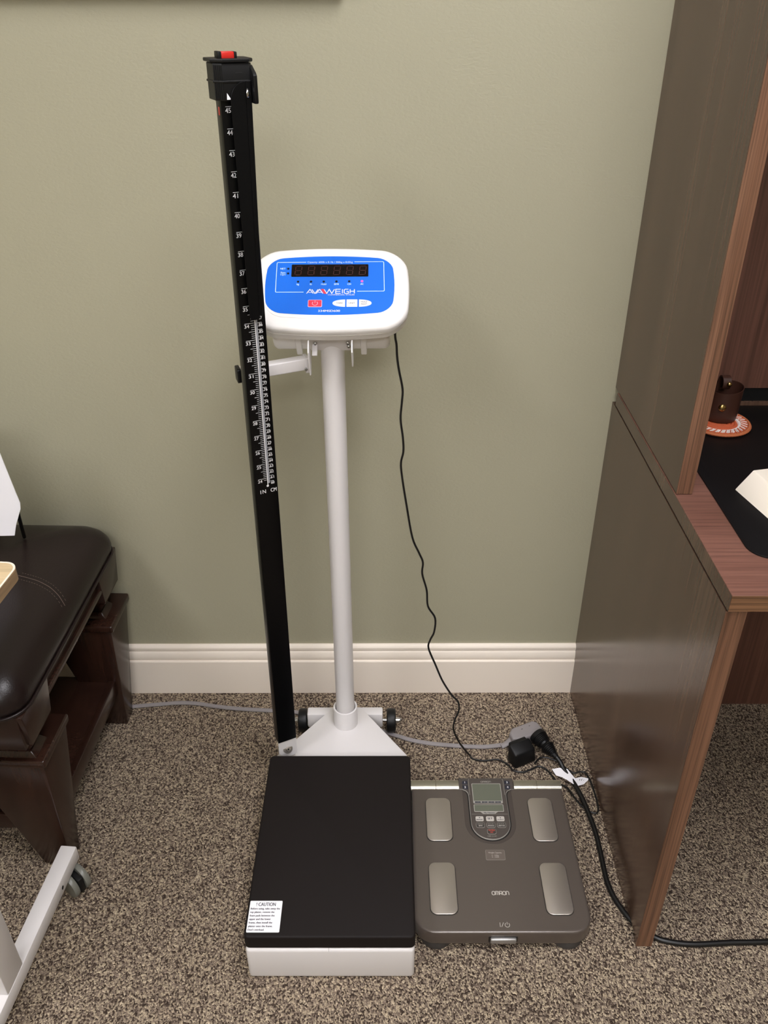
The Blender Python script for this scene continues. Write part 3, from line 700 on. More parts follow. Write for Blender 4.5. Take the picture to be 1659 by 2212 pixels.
for s, x, w in (('kg', -48.1, 3.4), ('lb', -28.5, 3.0), ('Hold', -9.3, 7.6), ('BMI', 9.9, 6.6), ('CH', 29.1, 5.2), ('AC', 48.5, 4.8)): b.text(s, 0.0029, FACE, x / 1000, 0.0742, d1, width=w / 1000, bold=0.0001)
b.mat('mark_white')
# the wordmark, drawn as strokes: A V A (red slashes) W E I G H
y0, y1 = 58.6, 66.2; wv = 0.0012
def st(*p, w=wv): b.line(mm(*p), w, FACE, d1)
st((-34.6, y0), (-29.6, y1), (-24.4, y0)); st((-31.8, 60.6), (-26.2, 60.6), w=0.0009)
st((-26.9, y1), (-21.9, y0), (-17.2, y1)); st((-20.0, y0), (-15.1, y1), (-9.9, y0)); st((-17.2, 60.6), (-11.7, 60.6), w=0.0009)
st((-8.4, y1), (-4.2, y0), (-0.6, y1), (3.3, y0), (7.2, y1))
st((16.6, y1), (9.2, y1), (9.2, y0), (16.6, y0)); st((9.2, 62.4), (16.0, 62.4)); st((19.2, y1), (19.2, y0))
st((28.2, y1), (23.2, y1), (22.0, y1 - 1.2), (22.0, y0 + 1.2), (23.2, y0), (28.2, y0), (28.2, 62.2), (25.2, 62.2)); st((30.8, y1), (30.8, y0)); st((37.2, y1), (37.2, y0)); st((30.8, 62.4), (37.2, 62.4))
b.text('COMMERCIAL SCALES', 0.0022, FACE, 0.0175, 0.0550, d1, width=0.0398)
b.text('334MSD600', 0.0034, FACE, 0.0000, 0.0254, d1, width=0.0325, bold=0.0001)
b.mat('key_red'); b.flat(mm((-13.4, y1 + 0.5), (-9.3, y1 + 0.5), (-4.4, y0 - 0.5), (-8.4, y0 - 0.5)), FACE, d1 + 0.0001)
fp = b.build('face_panel', hd, label='blue printed face panel')
# readout window with unlit figures
b = B('display'); b.prism(rrect(-0.0588, 0.0895, 0.0580, 0.1123, 0.0012, 3), FACE, 0.0, 0.0012, 0.0003, 1)
b.mat('segment')
for i in range(6):
    cx = -0.0482 + i * 0.0195; hh, ww, sl = 0.0080, 0.0046, 0.10
    def sg(x0, y0_, x1, y1_): b.line([(cx + x0 * ww + sl * y0_ * hh, 0.1005 + y0_ * hh), (cx + x1 * ww + sl * y1_ * hh, 0.1005 + y1_ * hh)], 0.0011, FACE, 0.00135)
    for s in ((-.8, 1, .8, 1), (-.8, 0, .8, 0), (-.8, -1, .8, -1), (-1, .9, -1, .1), (1, .9, 1, .1), (-1, -.1, -1, -.9), (1, -.1, 1, -.9)): sg(*s)
b.build('display_window', hd, label='black display window with unlit red figures')
for x, y in ((-63.9, 104.7), (-63.8, 95.9), (-48.1, 80.5), (-28.5, 80.5), (-9.3, 80.5), (9.9, 80.6), (29.1, 80.8)):
    b = B('led_off'); b.prism(circle(x / 1000, y / 1000, 0.0019, 18), FACE, 0.0002, 0.0008, 0.0002, 1); b.build('indicator_lamp', hd)
b = B('led_on'); b.prism(circle(0.0485, 0.0809, 0.0018, 18), FACE, 0.0002, 0.0010, 0.0003, 1); b.build('indicator_lamp', hd, label='lit pink indicator lamp')
b = B('key_pink'); b.prism(rrect(-0.0319, 0.0339, -0.0108, 0.0470, 0.0018, 4), FACE, 0.0003, 0.0008, 0.0002, 1)
b.mat('key_red').prism(rrect(-0.0311, 0.0347, -0.0116, 0.0462, 0.0012, 4), FACE, 0.0007, 0.0011, 0.0002, 1)
b.mat('key_pink'); b.line([(-0.02135 + 0.0040 * math.sin(R(a)), 0.0402 + 0.0036 * math.cos(R(a))) for a in range(40, 325, 12)], 0.0007, FACE, 0.0013); b.line(mm((-21.35, 45.0), (-21.35, 41.2)), 0.0007, FACE, 0.0013)
b.build('power_button', hd, label='red power button with a pale rim')
def halfell(sgn, x_in, x_out):
    pts = [(x_in / 1000, (40.8 - 6.6) / 1000), (x_in / 1000, (40.8 + 6.6) / 1000)]
    n = 12; out = []
    for k in range(n + 1):
        a = math.pi / 2 * k / n; out.append((x_in / 1000 + (x_out - x_in) / 1000 * math.sin(a), (40.8 + 6.6 * math.cos(a) ** 0.9) / 1000))
    low = [(x, 2 * 0.0408 - y) for x, y in reversed(out[:-1])]
    return out + low
for poly, lines, cx in ((halfell(-1, 23.7, 4.8), (('TARE', 0.0028, 0.0095, 40.8 - 1.4),), 15.2), (rrect(0.0257, 0.0342, 0.0420, 0.0475, 0.0003, 1), (('UNIT', 0.0028, 0.0092, 40.8 - 1.4),), 33.8), (halfell(1, 44.2, 63.1), (('HOLD', 0.0026, 0.0092, 42.0), ('PRINT', 0.0024, 0.0090, 37.4)), 51.8)):
    b = B('mark_white'); b.prism(poly, FACE, 0.0002, 0.0008, 0.0002, 1); b.mat('key_text')
    for s, c, w, y in lines: b.text(s, c, FACE, cx / 1000, y / 1000, 0.0010, width=w)
    if len(lines) == 2: b.line(mm((cx - 5, 41.0), (cx + 5, 41.0)), 0.0003, FACE, 0.0010)
    b.build('button', hd)

# ================================================================== BODY COMPOSITION MONITOR (bathroom scale)
t = thing('body_fat_scale', (-0.223, -0.465, 0.0), 'flat bronze gray bathroom scale with four foot pads beside the black platform', 'bathroom scale')
ox0, ox1, oy0, oyb, oyr = -0.3735, -0.0768, -0.6225, -0.3300, -0.3060
TOP = 0.0500
def tap(poly): return poly
# right side runs slightly in toward the rear
def obody(inset=0.0):
    i = inset; pts = []
    for k in range(9): a = R(180 + 90 * k / 8); pts.append((ox0 + 0.035 + (0.035 - i) * math.cos(a), oy0 + 0.032 + (0.032 - i) * math.sin(a)))
    for k in range(9): a = R(270 + 90 * k / 8); pts.append((ox1 - 0.035 + (0.035 - i) * math.cos(a), oy0 + 0.032 + (0.032 - i) * math.sin(a)))
    pts += [(ox1 - 0.002 - i, oyb), (ox0 + 0.002 + i, oyb)]
    return pts
b = B('omron')
b.loft([[(x, y, z) for x, y in obody(i)] for i, z in ((0.004, 0.0170), (0.0005, 0.0200), (0.0, 0.0240), (0.0, 0.0455), (0.0006, 0.0482), (0.0016, 0.0495), (0.0030, TOP), (0.0060, TOP))])
FO = UPF(TOP)
b.mat('key_silver')
def maker_mark(b, cx, y, h, w, d, lw):
    """wide rounded wordmark O m R O n drawn with even strokes"""
    u = w / 5.6; x = cx - w / 2
    def oval(x0, x1): b.line(rrect(x0, y, x1, y + h, h * 0.36, 5), lw, FO, d, closed=True)
    def arch(x0, x1): b.line([(x0, y)] + [(xx, yy_) for xx, yy_ in reversed(rrect(x0, y, x1, y + h, [0, 0, h * 0.36, h * 0.12], 4)[1:-1])] + [(x1, y)], lw, FO, d)
    oval(x, x + u)
    xm = x + 1.18 * u; arch(xm, xm + 1.1 * u); b.line([(xm + 0.55 * u, y), (xm + 0.55 * u, y + h)], lw, FO, d)
    xr = xm + 1.32 * u; b.line([(xr, y), (xr, y + h), (xr + 0.70 * u, y + h), (xr + 0.86 * u, y + h * 0.86), (xr + 0.86 * u, y + h * 0.56), (xr + 0.70 * u, y + h * 0.42), (xr, y + h * 0.42)], lw, FO, d); b.line([(xr + 0.45 * u, y + h * 0.42), (xr + 0.92 * u, y)], lw, FO, d)
    oval(xr + 1.06 * u, xr + 2.06 * u); arch(xr + 2.24 * u, xr + 3.1 * u)
maker_mark(b, -0.2242, -0.5538, 0.0066, 0.0290, 0.0002, 0.0012)
b.line([(-0.2312, -0.6040), (-0.2312, -0.6118)], 0.0008, FO, 0.0002); b.line([(-0.2288, -0.6118), (-0.2252, -0.6040)], 0.0008, FO, 0.0002)
b.line([(-0.2192 + 0.0038 * math.sin(R(a)), -0.6084 + 0.0038 * math.cos(R(a))) for a in range(38, 330, 12)], 0.0008, FO, 0.0002); b.line([(-0.2192, -0.6032), (-0.2192, -0.6078)], 0.0008, FO, 0.0002)
body = b.build('scale_body', t, angle=40)
b = B('omron_dark'); b.prism(rrect(ox0 + 0.012, oy0 + 0.010, ox1 - 0.012, oyr - 0.002, 0.02, 5), UPF(), 0.008, 0.024, 0.002, 2); b.build('underside', t)
for fx, fy in ((ox0 + 0.038, oy0 + 0.0285), (ox1 - 0.038, oy0 + 0.0285), (ox0 + 0.034, oyr - 0.035), (ox1 - 0.034, oyr - 0.035)):
    b = B('omron_foot'); b.lathe([(0, 0.0003), (0.024, 0.0003), (0.028, 0.002), (0.029, 0.008), (0.027, 0.0175), (0, 0.0175)], Matrix.Translation((fx, fy, 0)), 28); b.build('rubber_foot', t)
# four steel electrodes set in thin dark grooves with a polished lower rim
for x0, x1, y0_, y1_ in ((-0.3460, -0.2985, -0.4468, -0.3514), (-0.1510, -0.1050, -0.4480, -0.3516), (-0.3460, -0.2993, -0.5904, -0.4916), (-0.1500, -0.1035, -0.5913, -0.4924)):
    b = B('channel'); b.prism(rrect(x0 - 0.0008, y0_ - 0.0008, x1 + 0.0008, y1_ + 0.0008, 0.0125, 7), FO, -0.001, 0.00025)
    b.mat('steel').prism(rrect(x0, y0_, x1, y1_, 0.0118, 7), FO, 0.0, 0.0020, 0.0009, 3); b.build('foot_electrode', body, label='brushed steel foot electrode')
# weight capacity label
b = B('outline'); b.prism(rrect(-0.2420, -0.4860, -0.2075, -0.4652, 0.0022, 4), FO, 0, 0.0003); b.mat('label_gray').prism(rrect(-0.2417, -0.4857, -0.2078, -0.4655, 0.002, 4), FO, 0.0002, 0.0004)
b.mat('key_silver'); b.text('Weight Capacity', 0.0026, FO, -0.2250, -0.4723, 0.0006, width=0.0240); b.text('0 - 150kg', 0.0021, FO, -0.2250, -0.4775, 0.0006, width=0.0125); b.text('0 - 330lb', 0.0021, FO, -0.2250, -0.4810, 0.0006, width=0.0125)
b.build('capacity_label', body)
# handle bar: two metal lengths each side, rounded front
for x0, x1 in ((-0.3738, -0.3246), (-0.3238, -0.2792), (-0.1715, -0.1272), (-0.1264, -0.0790)):
    yc = (oyr + oyb) / 2; ring = []
    pr = [(oyr, 0.018), (oyr, 0.0470), (oyr - 0.0015, 0.0500), (oyr - 0.004, 0.0512), (oyr - 0.0150, 0.0512), (oyr - 0.0180, 0.0504), (oyr - 0.0205, 0.0486), (oyr - 0.0225, 0.0462), (oyr - 0.0238, 0.0430), (oyr - 0.0243, 0.040), (oyr - 0.0243, 0.018)]
    b = B('bar_metal'); b.loft([[(x0, y, z) for y, z in pr], [(x1, y, z) for y, z in pr]]); b.build('handle_bar', t, angle=30, label='champagne metal handle bar section')
# display unit: tongue running into the body, in a dark channel
def tongue(off, yr=-0.3055):
    """outline of the pull-out unit; off widens it"""
    w = 0.0365 + off; cx = -0.2262; yc = -0.4090; pts = []
    pts.append((cx + w, yr)); pts.append((cx - w, yr)); 
    pts.append((cx - w, yc))
    for k in range(1, 18): a = R(180 + 180 * k / 18); pts.append((cx + w * math.cos(a), yc + w * math.sin(a)))
    pts.append((cx + w, yc)); return pts
def shoulders(off=0.0):
    cx = -0.2262; o = off
    L_ = [(-0.0365 - o, -0.3460), (-0.0375 - o, -0.3400), (-0.0410 - o, -0.3350), (-0.0470 - o, -0.3320), (-0.0530, -0.3312), (-0.0530, -0.3055)]
    pts = [(cx + x, y) for x, y in reversed(L_)]; pts2 = [(cx - x, y) for x, y in L_]
    w = 0.0365 + o; yc = -0.4090
    arc_ = [(cx + w * math.cos(R(180 + 180 * k / 18)), yc + w * math.sin(R(180 + 180 * k / 18))) for k in range(19)]
    return pts + arc_ + pts2
b = B('recess'); w = 0.0475
arc_ = [(-0.2262 + w * math.cos(R(180 + 180 * k / 18)), -0.4060 + w * math.sin(R(180 + 180 * k / 18))) for k in range(19)]
b.prism([(-0.2262 - w, -0.3305)] + arc_ + [(-0.2262 + w, -0.3305)], FO, -0.002, 0.0004, 0.0003, 1); b.mat('channel').prism(shoulders(0.0022), FO, -0.002, 0.0008); b.build('unit_recess', body, label='dark recess round the display unit')
b = B('omron_unit'); b.mat('outline').prism(shoulders(-0.0001), FO, -0.03 + 0.002, 0.0030, 0.0010, 2, 'top'); b.mat('omron_unit').prism(shoulders(-0.0009), FO, 0.001, 0.0034, 0.0004, 1, 'top')
du = 0.0036
b.mat('outline'); maker_mark(b, -0.2262, -0.3164, 0.0036, 0.0196, du, 0.0007)
b.line([(-0.2600, -0.3903), (-0.1925, -0.3903)], 0.0005, FO, du)
b.line([(-0.2585, -0.3070), (-0.2600, -0.3110), (-0.2600, -0.3460)], 0.0006, FO, du); b.line([(-0.1940, -0.3070), (-0.1925, -0.3110), (-0.1925, -0.3460)], 0.0006, FO, du)
b.text('HBF-514C', 0.0026, FO, -0.2262, -0.4398, du, width=0.0170)
b.flat([(-0.2440, -0.3846), (-0.2382, -0.3898), (-0.2160, -0.3898), (-0.2095, -0.3846)], FO, du); b.mat('key_text').text('My History', 0.0030, FO, -0.2265, -0.3886, du + 0.0001, width=0.0200, bold=0.00015)
un = b.build('display_unit', t, angle=40)
b = B('outline'); b.prism(rrect(-0.2548, -0.3658, -0.1982, -0.3187, 0.002, 4), FO, 0.003, 0.0040, 0.0003, 1); b.mat('lcd').prism(rrect(-0.2535, -0.3602, -0.1995, -0.3203, 0.0012, 3), FO, 0.0038, 0.0042)
b.mat('key_text')
for i, s in enumerate(('-', '0', '+', '++')):
    x = -0.2516 + i * 0.0128; b.flat([(x, -0.3650), (x + 0.0114, -0.3650), (x + 0.0114, -0.3618), (x, -0.3618)], FO, 0.0042)
    b.mat('outline').text(s, 0.0018, FO, x + 0.0057, -0.3643, 0.0044); b.mat('key_text')
b.build('lcd_screen', un, label='gray-green LCD screen')
b = B('outline'); b.prism(rrect(-0.2548, -0.3848, -0.1982, -0.3680, 0.002, 4), FO, 0.003, 0.0040, 0.0003, 1); b.mat('lcd').prism(rrect(-0.2535, -0.3838, -0.1995, -0.3695, 0.0012, 3), FO, 0.0038, 0.0042)
b.build('history_screen', un, label='narrow gray-green history screen')
for s, x0, x1, y0_, y1_, rr in (('1', -0.2728, -0.2622, -0.3208, -0.3120, (0.001, 0.001, 0.001, 0.004)), ('2', -0.2728, -0.2622, -0.3330, -0.3232, (0.0045, 0.001, 0.001, 0.001)), ('3', -0.1902, -0.1798, -0.3208, -0.3120, (0.001, 0.001, 0.004, 0.001)), ('4', -0.1902, -0.1798, -0.3330, -0.3232, (0.001, 0.0045, 0.001, 0.001))):
    b = B('key_navy'); b.prism(rrect(x0, y0_, x1, y1_, rr, 4), FO, 0.003, 0.0042, 0.0003, 1); b.mat('mark_white').text(s, 0.0044, FO, (x0 + x1) / 2, (y0_ + y1_) / 2 - 0.0022, 0.0044, bold=0.0002); b.build('number_key', un)
for i, (top_, low) in enumerate((('v', 'MEMORY'), (None, 'SET'), ('^', 'GUEST'))):
    xc = -0.2462 + i * 0.0195; b = B('key_silver'); b.prism(rrect(xc - 0.0074, -0.4061, xc + 0.0074, -0.3954, 0.0024, 4), FO, 0.003, 0.0044, 0.0005, 2); b.mat('key_text')
    if top_ is None: b.text(low, 0.0044, FO, xc, -0.4030, 0.0046, width=0.0090, bold=0.0002)
    else:
        b.text(low, 0.0027, FO, xc, -0.4046, 0.0046, width=0.0120, bold=0.0001)
        s = 1 if top_ == '^' else -1; b.flat([(xc - 0.0015 * s, -0.3990 - 0.0011 * s), (xc + 0.0015 * s, -0.3990 - 0.0011 * s), (xc, -0.3990 + 0.0013 * s)], FO, 0.0046)
    b.build('silver_key', un)
for i, (s1, s2) in enumerate((('WEIGHT', 'BMI'), ('BODY FAT', 'MUSCLE'), ('RM KCAL', 'BODY AGE'))):
    xc = -0.2460 + i * 0.0197; b = B('outline'); b.prism(rrect(xc - 0.0081, -0.4205, xc + 0.0081, -0.4088, 0.0036, 4), FO, 0.003, 0.0040); b.mat('omron_dark').prism(rrect(xc - 0.0076, -0.4200, xc + 0.0076, -0.4093, 0.0031, 4), FO, 0.0038, 0.0043)
    b.mat('outline').text(s1, 0.0021, FO, xc, -0.4131, 0.0045, width=0.0112); b.line([(xc - 0.006, -0.4144), (xc + 0.006, -0.4144)], 0.0003, FO, 0.0045); b.mat('key_silver').text(s2, 0.0025, FO, xc, -0.4179, 0.0045, width=0.0062 if s2 == 'BMI' else 0.0112, bold=0.0001)
    b.build('dark_key', un)
xc = -0.2263; b = B('outline'); b.prism(rrect(xc - 0.0082, -0.4346, xc + 0.0082, -0.4232, 0.0034, 4), FO, 0.003, 0.0040); b.mat('omron_dark').prism(rrect(xc - 0.0077, -0.4341, xc + 0.0077, -0.4237, 0.0030, 4), FO, 0.0038, 0.0043)
b.mat('text_red').text('VISCERAL', 0.0028, FO, xc, -0.4278, 0.0045, width=0.0125, bold=0.0001); b.text('FAT', 0.0028, FO, xc, -0.4323, 0.0045, width=0.0052, bold=0.0001); b.build('fat_key', un, label='key with red lettering')
# front latch
b = B('channel'); b.prism(rrect(-0.2510, 0.0225, -0.2025, 0.0400, (0.006, 0.006, 0.002, 0.002), 5), frame((0, oy0 - 0.0002, 0), (1, 0, 0), (0, 0, 1), (0, -1, 0)), -0.004, 0.0004)
b.mat('switch').box((-0.2480, oy0 - 0.0055, 0.0270), (-0.2050, oy0 + 0.001, 0.0385), 0.0020, 3); b.build('front_switch', body, label='polished front power switch')

# ================================================================== POWER CORDS ON THE CARPET
# adapter of the physician scale, with its thin cord
def on_floor(pts, z=0.0024): return [(x, y, z) for x, y in pts]
ac, bx, by = (-0.139, -0.212), Vector((0.90, 0.43, 0)).normalized(), Vector((-0.43, 0.90, 0)).normalized()
t = thing('power_adapter', (-0.139, -0.224, 0.0), 'boxy black power adapter with a thin cord rising to the blue readout', 'adapter')
AFm = frame((ac[0], ac[1], 0), bx, by, (0, 0, 1))
b = B('black_plastic')
b.hexa([AFm @ Vector(p) for p in ((-0.026, -0.018, 0.001), (0.026, -0.018, 0.001), (0.028, 0.012, 0.001), (-0.028, 0.012, 0.001))], [AFm @ Vector(p) for p in ((-0.024, -0.012, 0.034), (0.024, -0.012, 0.034), (0.025, 0.014, 0.043), (-0.025, 0.014, 0.043))], 0.004, 3)
b.box((-0.020, 0.010, 0.014), (0.020, 0.022, 0.040), 0.002, 2, M=AFm); b.build('adapter_body', t)
hang = [(-0.405, -0.150, 0.925), (-0.404, -0.155, 0.905), (-0.402, -0.157, 0.893), (-0.401, -0.159, 0.874), (-0.398, -0.161, 0.852), (-0.392, -0.163, 0.82), (-0.393, -0.165, 0.797), (-0.395, -0.167, 0.768), (-0.391, -0.17, 0.735), (-0.39, -0.172, 0.71), (-0.394, -0.174, 0.689), (-0.392, -0.176, 0.663), (-0.384, -0.178, 0.608), (-0.373, -0.18, 0.541), (-0.36, -0.182, 0.507), (-0.353, -0.184, 0.488), (-0.354, -0.186, 0.464), (-0.345, -0.188, 0.428), (-0.342, -0.19, 0.392), (-0.328, -0.192, 0.365), (-0.329, -0.194, 0.333), (-0.336, -0.196, 0.315), (-0.339, -0.198, 0.296), (-0.325, -0.2, 0.256), (-0.31, -0.203, 0.216), (-0.291, -0.205, 0.18), (-0.277, -0.207, 0.162), (-0.275, -0.209, 0.14), (-0.282, -0.211, 0.116), (-0.284, -0.213, 0.092), (-0.273, -0.215, 0.06), (-0.257, -0.207, 0.024), (-0.246, -0.205, 0.006)]
fl = [(-0.239, -0.212), (-0.218, -0.217), (-0.188, -0.214), (-0.170, -0.226), (-0.158, -0.243), (-0.140, -0.247), (-0.122, -0.240), (-0.103, -0.232), (-0.087, -0.245), (-0.073, -0.274), (-0.057, -0.288), (-0.044, -0.318), (-0.030, -0.34), (-0.012, -0.350), (-0.0045, -0.338), (-0.0038, -0.309), (-0.006, -0.275), (-0.012, -0.252), (-0.022, -0.248), (-0.036, -0.251), (-0.048, -0.241), (-0.063, -0.222)]
tail = [(-0.085, -0.212), (-0.100, -0.213), (-0.113, -0.228)]
b = B('cable_black'); b.tube(hang + on_floor(fl[:10]) + on_floor(fl[10:18], 0.0045) + on_floor(fl[18:], 0.0048) + on_floor(tail, 0.006), 0.0019, 8, smooth=5); b.build('cord', t)
# thicker plug-strain at the readout end belongs to the cord
# gray extension cord with its outlet block
t = thing('extension_cord', (-0.40, -0.14, 0.0), 'flat gray extension cord running along the baseboard to its outlet block', 'extension cord')
gp = [(-1.15, -0.078), (-1.038, -0.068), (-0.99, -0.06), (-0.938, -0.054), (-0.887, -0.049), (-0.844, -0.052), (-0.806, -0.06), (-0.748, -0.068), (-0.685, -0.073), (-0.640, -0.076), (-0.559, -0.09), (-0.476, -0.114), (-0.418, -0.14), (-0.396, -0.149), (-0.366, -0.161), (-0.327, -0.17), (-0.288, -0.175), (-0.239, -0.179), (-0.205, -0.179), (-0.172, -0.174)]
b = B('cable_gray')
for o in (-0.0026, 0.0, 0.0026): b.tube([(x, y + o, 0.0030) for x, y in gp], 0.0026, 8, smooth=4)
b.build('cable', t)
sx = Vector((0.085, 0.040, 0)).normalized(); sy = Vector((-sx.y, sx.x, 0))
SF = frame((-0.168, -0.176, 0), sx, sy, (0, 0, 1))
b = B('cable_gray')
b.loft([[SF @ Vector((x, w * math.cos(a), 0.018 * (1 - min(1, x / 0.012)) * 0 + zc + h * math.sin(a))) for a in [2 * math.pi * k / 14 for k in range(14)]] for x, w, h, zc in ((-0.010, 0.0060, 0.0034, 0.0045), (0.0, 0.0064, 0.0038, 0.006), (0.008, 0.0068, 0.0050, 0.010), (0.016, 0.0085, 0.0080, 0.014))])
b.prism([(0.010, -0.011), (0.026, -0.019), (0.074, -0.019), (0.084, -0.012), (0.084, 0.008), (0.076, 0.016), (0.024, 0.016), (0.012, 0.006)], SF, 0.001, 0.0300, 0.005, 4)
b.mat('hole'); b.flat([(0.040, 0.003), (0.044, 0.003), (0.044, 0.0042), (0.040, 0.0042)], SF, 0.0302); b.flat([(0.060, 0.004), (0.063, 0.004), (0.063, 0.0052), (0.060, 0.0052)], SF, 0.0302)
b.build('outlet_block', t, angle=40, label='gray three-way outlet block')
# heavy black power cord with ribbed plug and white tag
t = thing('electrical_cord', (-0.03, -0.40, 0.0), 'thick black power cord with a ribbed plug running under the desk panel', 'power cord')
tk = [(-0.0700, -0.2250, 0.024), (-0.062, -0.236, 0.018), (-0.056, -0.250, 0.0115), (-0.045, -0.272, 0.0090), (-0.034, -0.31, 0.0085), (-0.027, -0.349, 0.0068), (-0.022, -0.391, 0.0058), (-0.0215, -0.432, 0.0048), (-0.0225, -0.471, 0.0048), (-0.0225, -0.499, 0.0048), (-0.0170, -0.530, 0.0048), (-0.0060, -0.557, 0.0048), (0.004, -0.574, 0.0048), (0.018, -0.590, 0.0048), (0.034, -0.602, 0.0048), (0.055, -0.610, 0.0048), (0.097, -0.615, 0.0048), (0.16, -0.612, 0.0048), (0.24, -0.610, 0.0048), (0.42, -0.600, 0.0048), (0.80, -0.45, 0.0048), (1.20, -0.12, 0.0048)]
b = B('cable_black'); b.tube(tk, 0.0048, 12, smooth=6); b.build('cable', t)
p0 = Vector((-0.1010, -0.1750, 0.0310)); p1 = Vector((-0.0690, -0.2275, 0.0235)); L_ = (p1 - p0).length; q = Vector((0, 0, 1)).rotation_difference((p1 - p0).normalized()).to_matrix().to_4x4(); q.translation = p0
prf = [(0, -0.004), (0.0170, -0.004), (0.0182, 0.000), (0.0182, 0.006)]
x = 0.006
for k in range(5): prf += [(0.0176 - 0.0006 * k, x), (0.0160 - 0.0006 * k, x + 0.0008), (0.0160 - 0.0006 * k, x + 0.0018), (0.0174 - 0.0006 * k, x + 0.0026)]; x += 0.0032
prf += [(0.0122, x), (0.0110, x + 0.004), (0.0128, x + 0.007), (0.0148, x + 0.010)]; x += 0.010
for k in range(6): prf += [(0.0148 - k * 0.0012, x), (0.0132 - k * 0.0012, x + 0.0006), (0.0132 - k * 0.0012, x + 0.0016), (0.0146 - k * 0.0012, x + 0.0022)]; x += 0.0035
prf += [(0.0066, x), (0.0058, x + 0.008), (0, x + 0.008)]
b = B('black_plastic'); b.lathe(prf, q, 28); b.build('plug', t, angle=30)
b = B('paper')
ta = [[(-0.080, -0.2440), (-0.066, -0.2455), (-0.050, -0.2500), (-0.045, -0.262), (-0.038, -0.270), (-0.024, -0.2640), (-0.0095, -0.2660)], [(-0.074, -0.258), (-0.064, -0.268), (-0.054, -0.277), (-0.046, -0.2855), (-0.034, -0.287), (-0.022, -0.281), (-0.010, -0.2685)]]
zs = [0.006, 0.012, 0.013, 0.0135, 0.0090, 0.006, 0.004]
tm = bmesh.new(); V = [[tm.verts.new((x, y, z + dz)) for (x, y), z in zip(row, zs)] for row, dz in zip(ta, (0.002, 0.0))]
V2 = [[tm.verts.new((v.co.x, v.co.y, v.co.z - 0.0004)) for v in row] for row in V]
for i in range(6): tm.faces.new((V[1][i], V[1][i + 1], V[0][i + 1], V[0][i])); tm.faces.new((V2[0][i], V2[0][i + 1], V2[1][i + 1], V2[1][i]))
b._add(tm); 
b.mat('key_text')
for i in range(4): b.line([(-0.030 + i * 0.0045, -0.2745 + 0.001 * i), (-0.0275 + i * 0.0045, -0.2700 + 0.001 * i)], 0.0011, UPF(), 0.0088 - 0.0010 * i)
b.build('cord_tag', t, label='crumpled white paper tag')

# ================================================================== UPHOLSTERED BENCH
BX = Matrix.Translation((-0.975, -0.25, 0)) @ Matrix.Rotation(R(-2.0), 4, 'Z')
t = thing('leather_bench', (-1.30, -0.25, 0.0), 'dark brown leather bench on an espresso wood frame against the wall', 'bench')
LFT = -0.86
# cushion: rounded box with a crown
def cring(inset, z, r=0.045):
    x0, x1, y0_, y1_ = LFT + inset, 0.0050 - inset, -0.262 + inset, 0.224 - inset
    return [(x, y, z) for x, y in rrect(x0, y0_, x1, y1_, max(0.012, r - inset * 0.4), 8)]
b = B('leather', BX)
prf = [(0.010, 0.4230), (0.003, 0.4250), (0.0, 0.4320), (-0.002, 0.4420), (0.000, 0.4530), (0.007, 0.4660), (0.019, 0.4780), (0.036, 0.4880), (0.060, 0.4965), (0.095, 0.5040), (0.140, 0.5095), (0.190, 0.5125), (0.225, 0.5135)]
b.loft([cring(i, z) for i, z in prf])
def crown(x, y):
    d = max(0.0, min(x - LFT, 0.0050 - x, y + 0.262, 0.224 - y)); pts = [(i, z) for i, z in prf[4:]]
    for (i0, z0), (i1, z1) in zip(pts, pts[1:]):
        if i0 <= d <= i1: return z0 + (z1 - z0) * (d - i0) / (i1 - i0)
    return prf[-1][1]
b.mat('stitch')
for o, w in ((-0.011, 0.0004), (0.0, 0.0006), (0.011, 0.0004)):
    n = 44; path = [(-0.105 + 0.103 * k / n, 0.006 - 0.010 * (k / n) - 0.026 * (k / n) ** 4 + o * 0.8) for k in range(n + 1)]
    if w > 0.0005: b.tube([(x, y, crown(x, y) + 0.0003) for x, y in path], w, 5, smooth=1)
    else:
        for k in range(8, n, 2): b.tube([(path[k][0], path[k][1], crown(*path[k]) + 0.0003), (path[k + 1][0], path[k + 1][1], crown(*path[k + 1]) + 0.0003)], w, 5, smooth=1)
b.mat('leather')
b.tube([(x, y, 0.4262) for x, y, z in cring(-0.001, 0, 0.045)] + [cring(-0.001, 0.4262)[0]], 0.0030, 8, smooth=1)
b.build('cushion', t, angle=60)
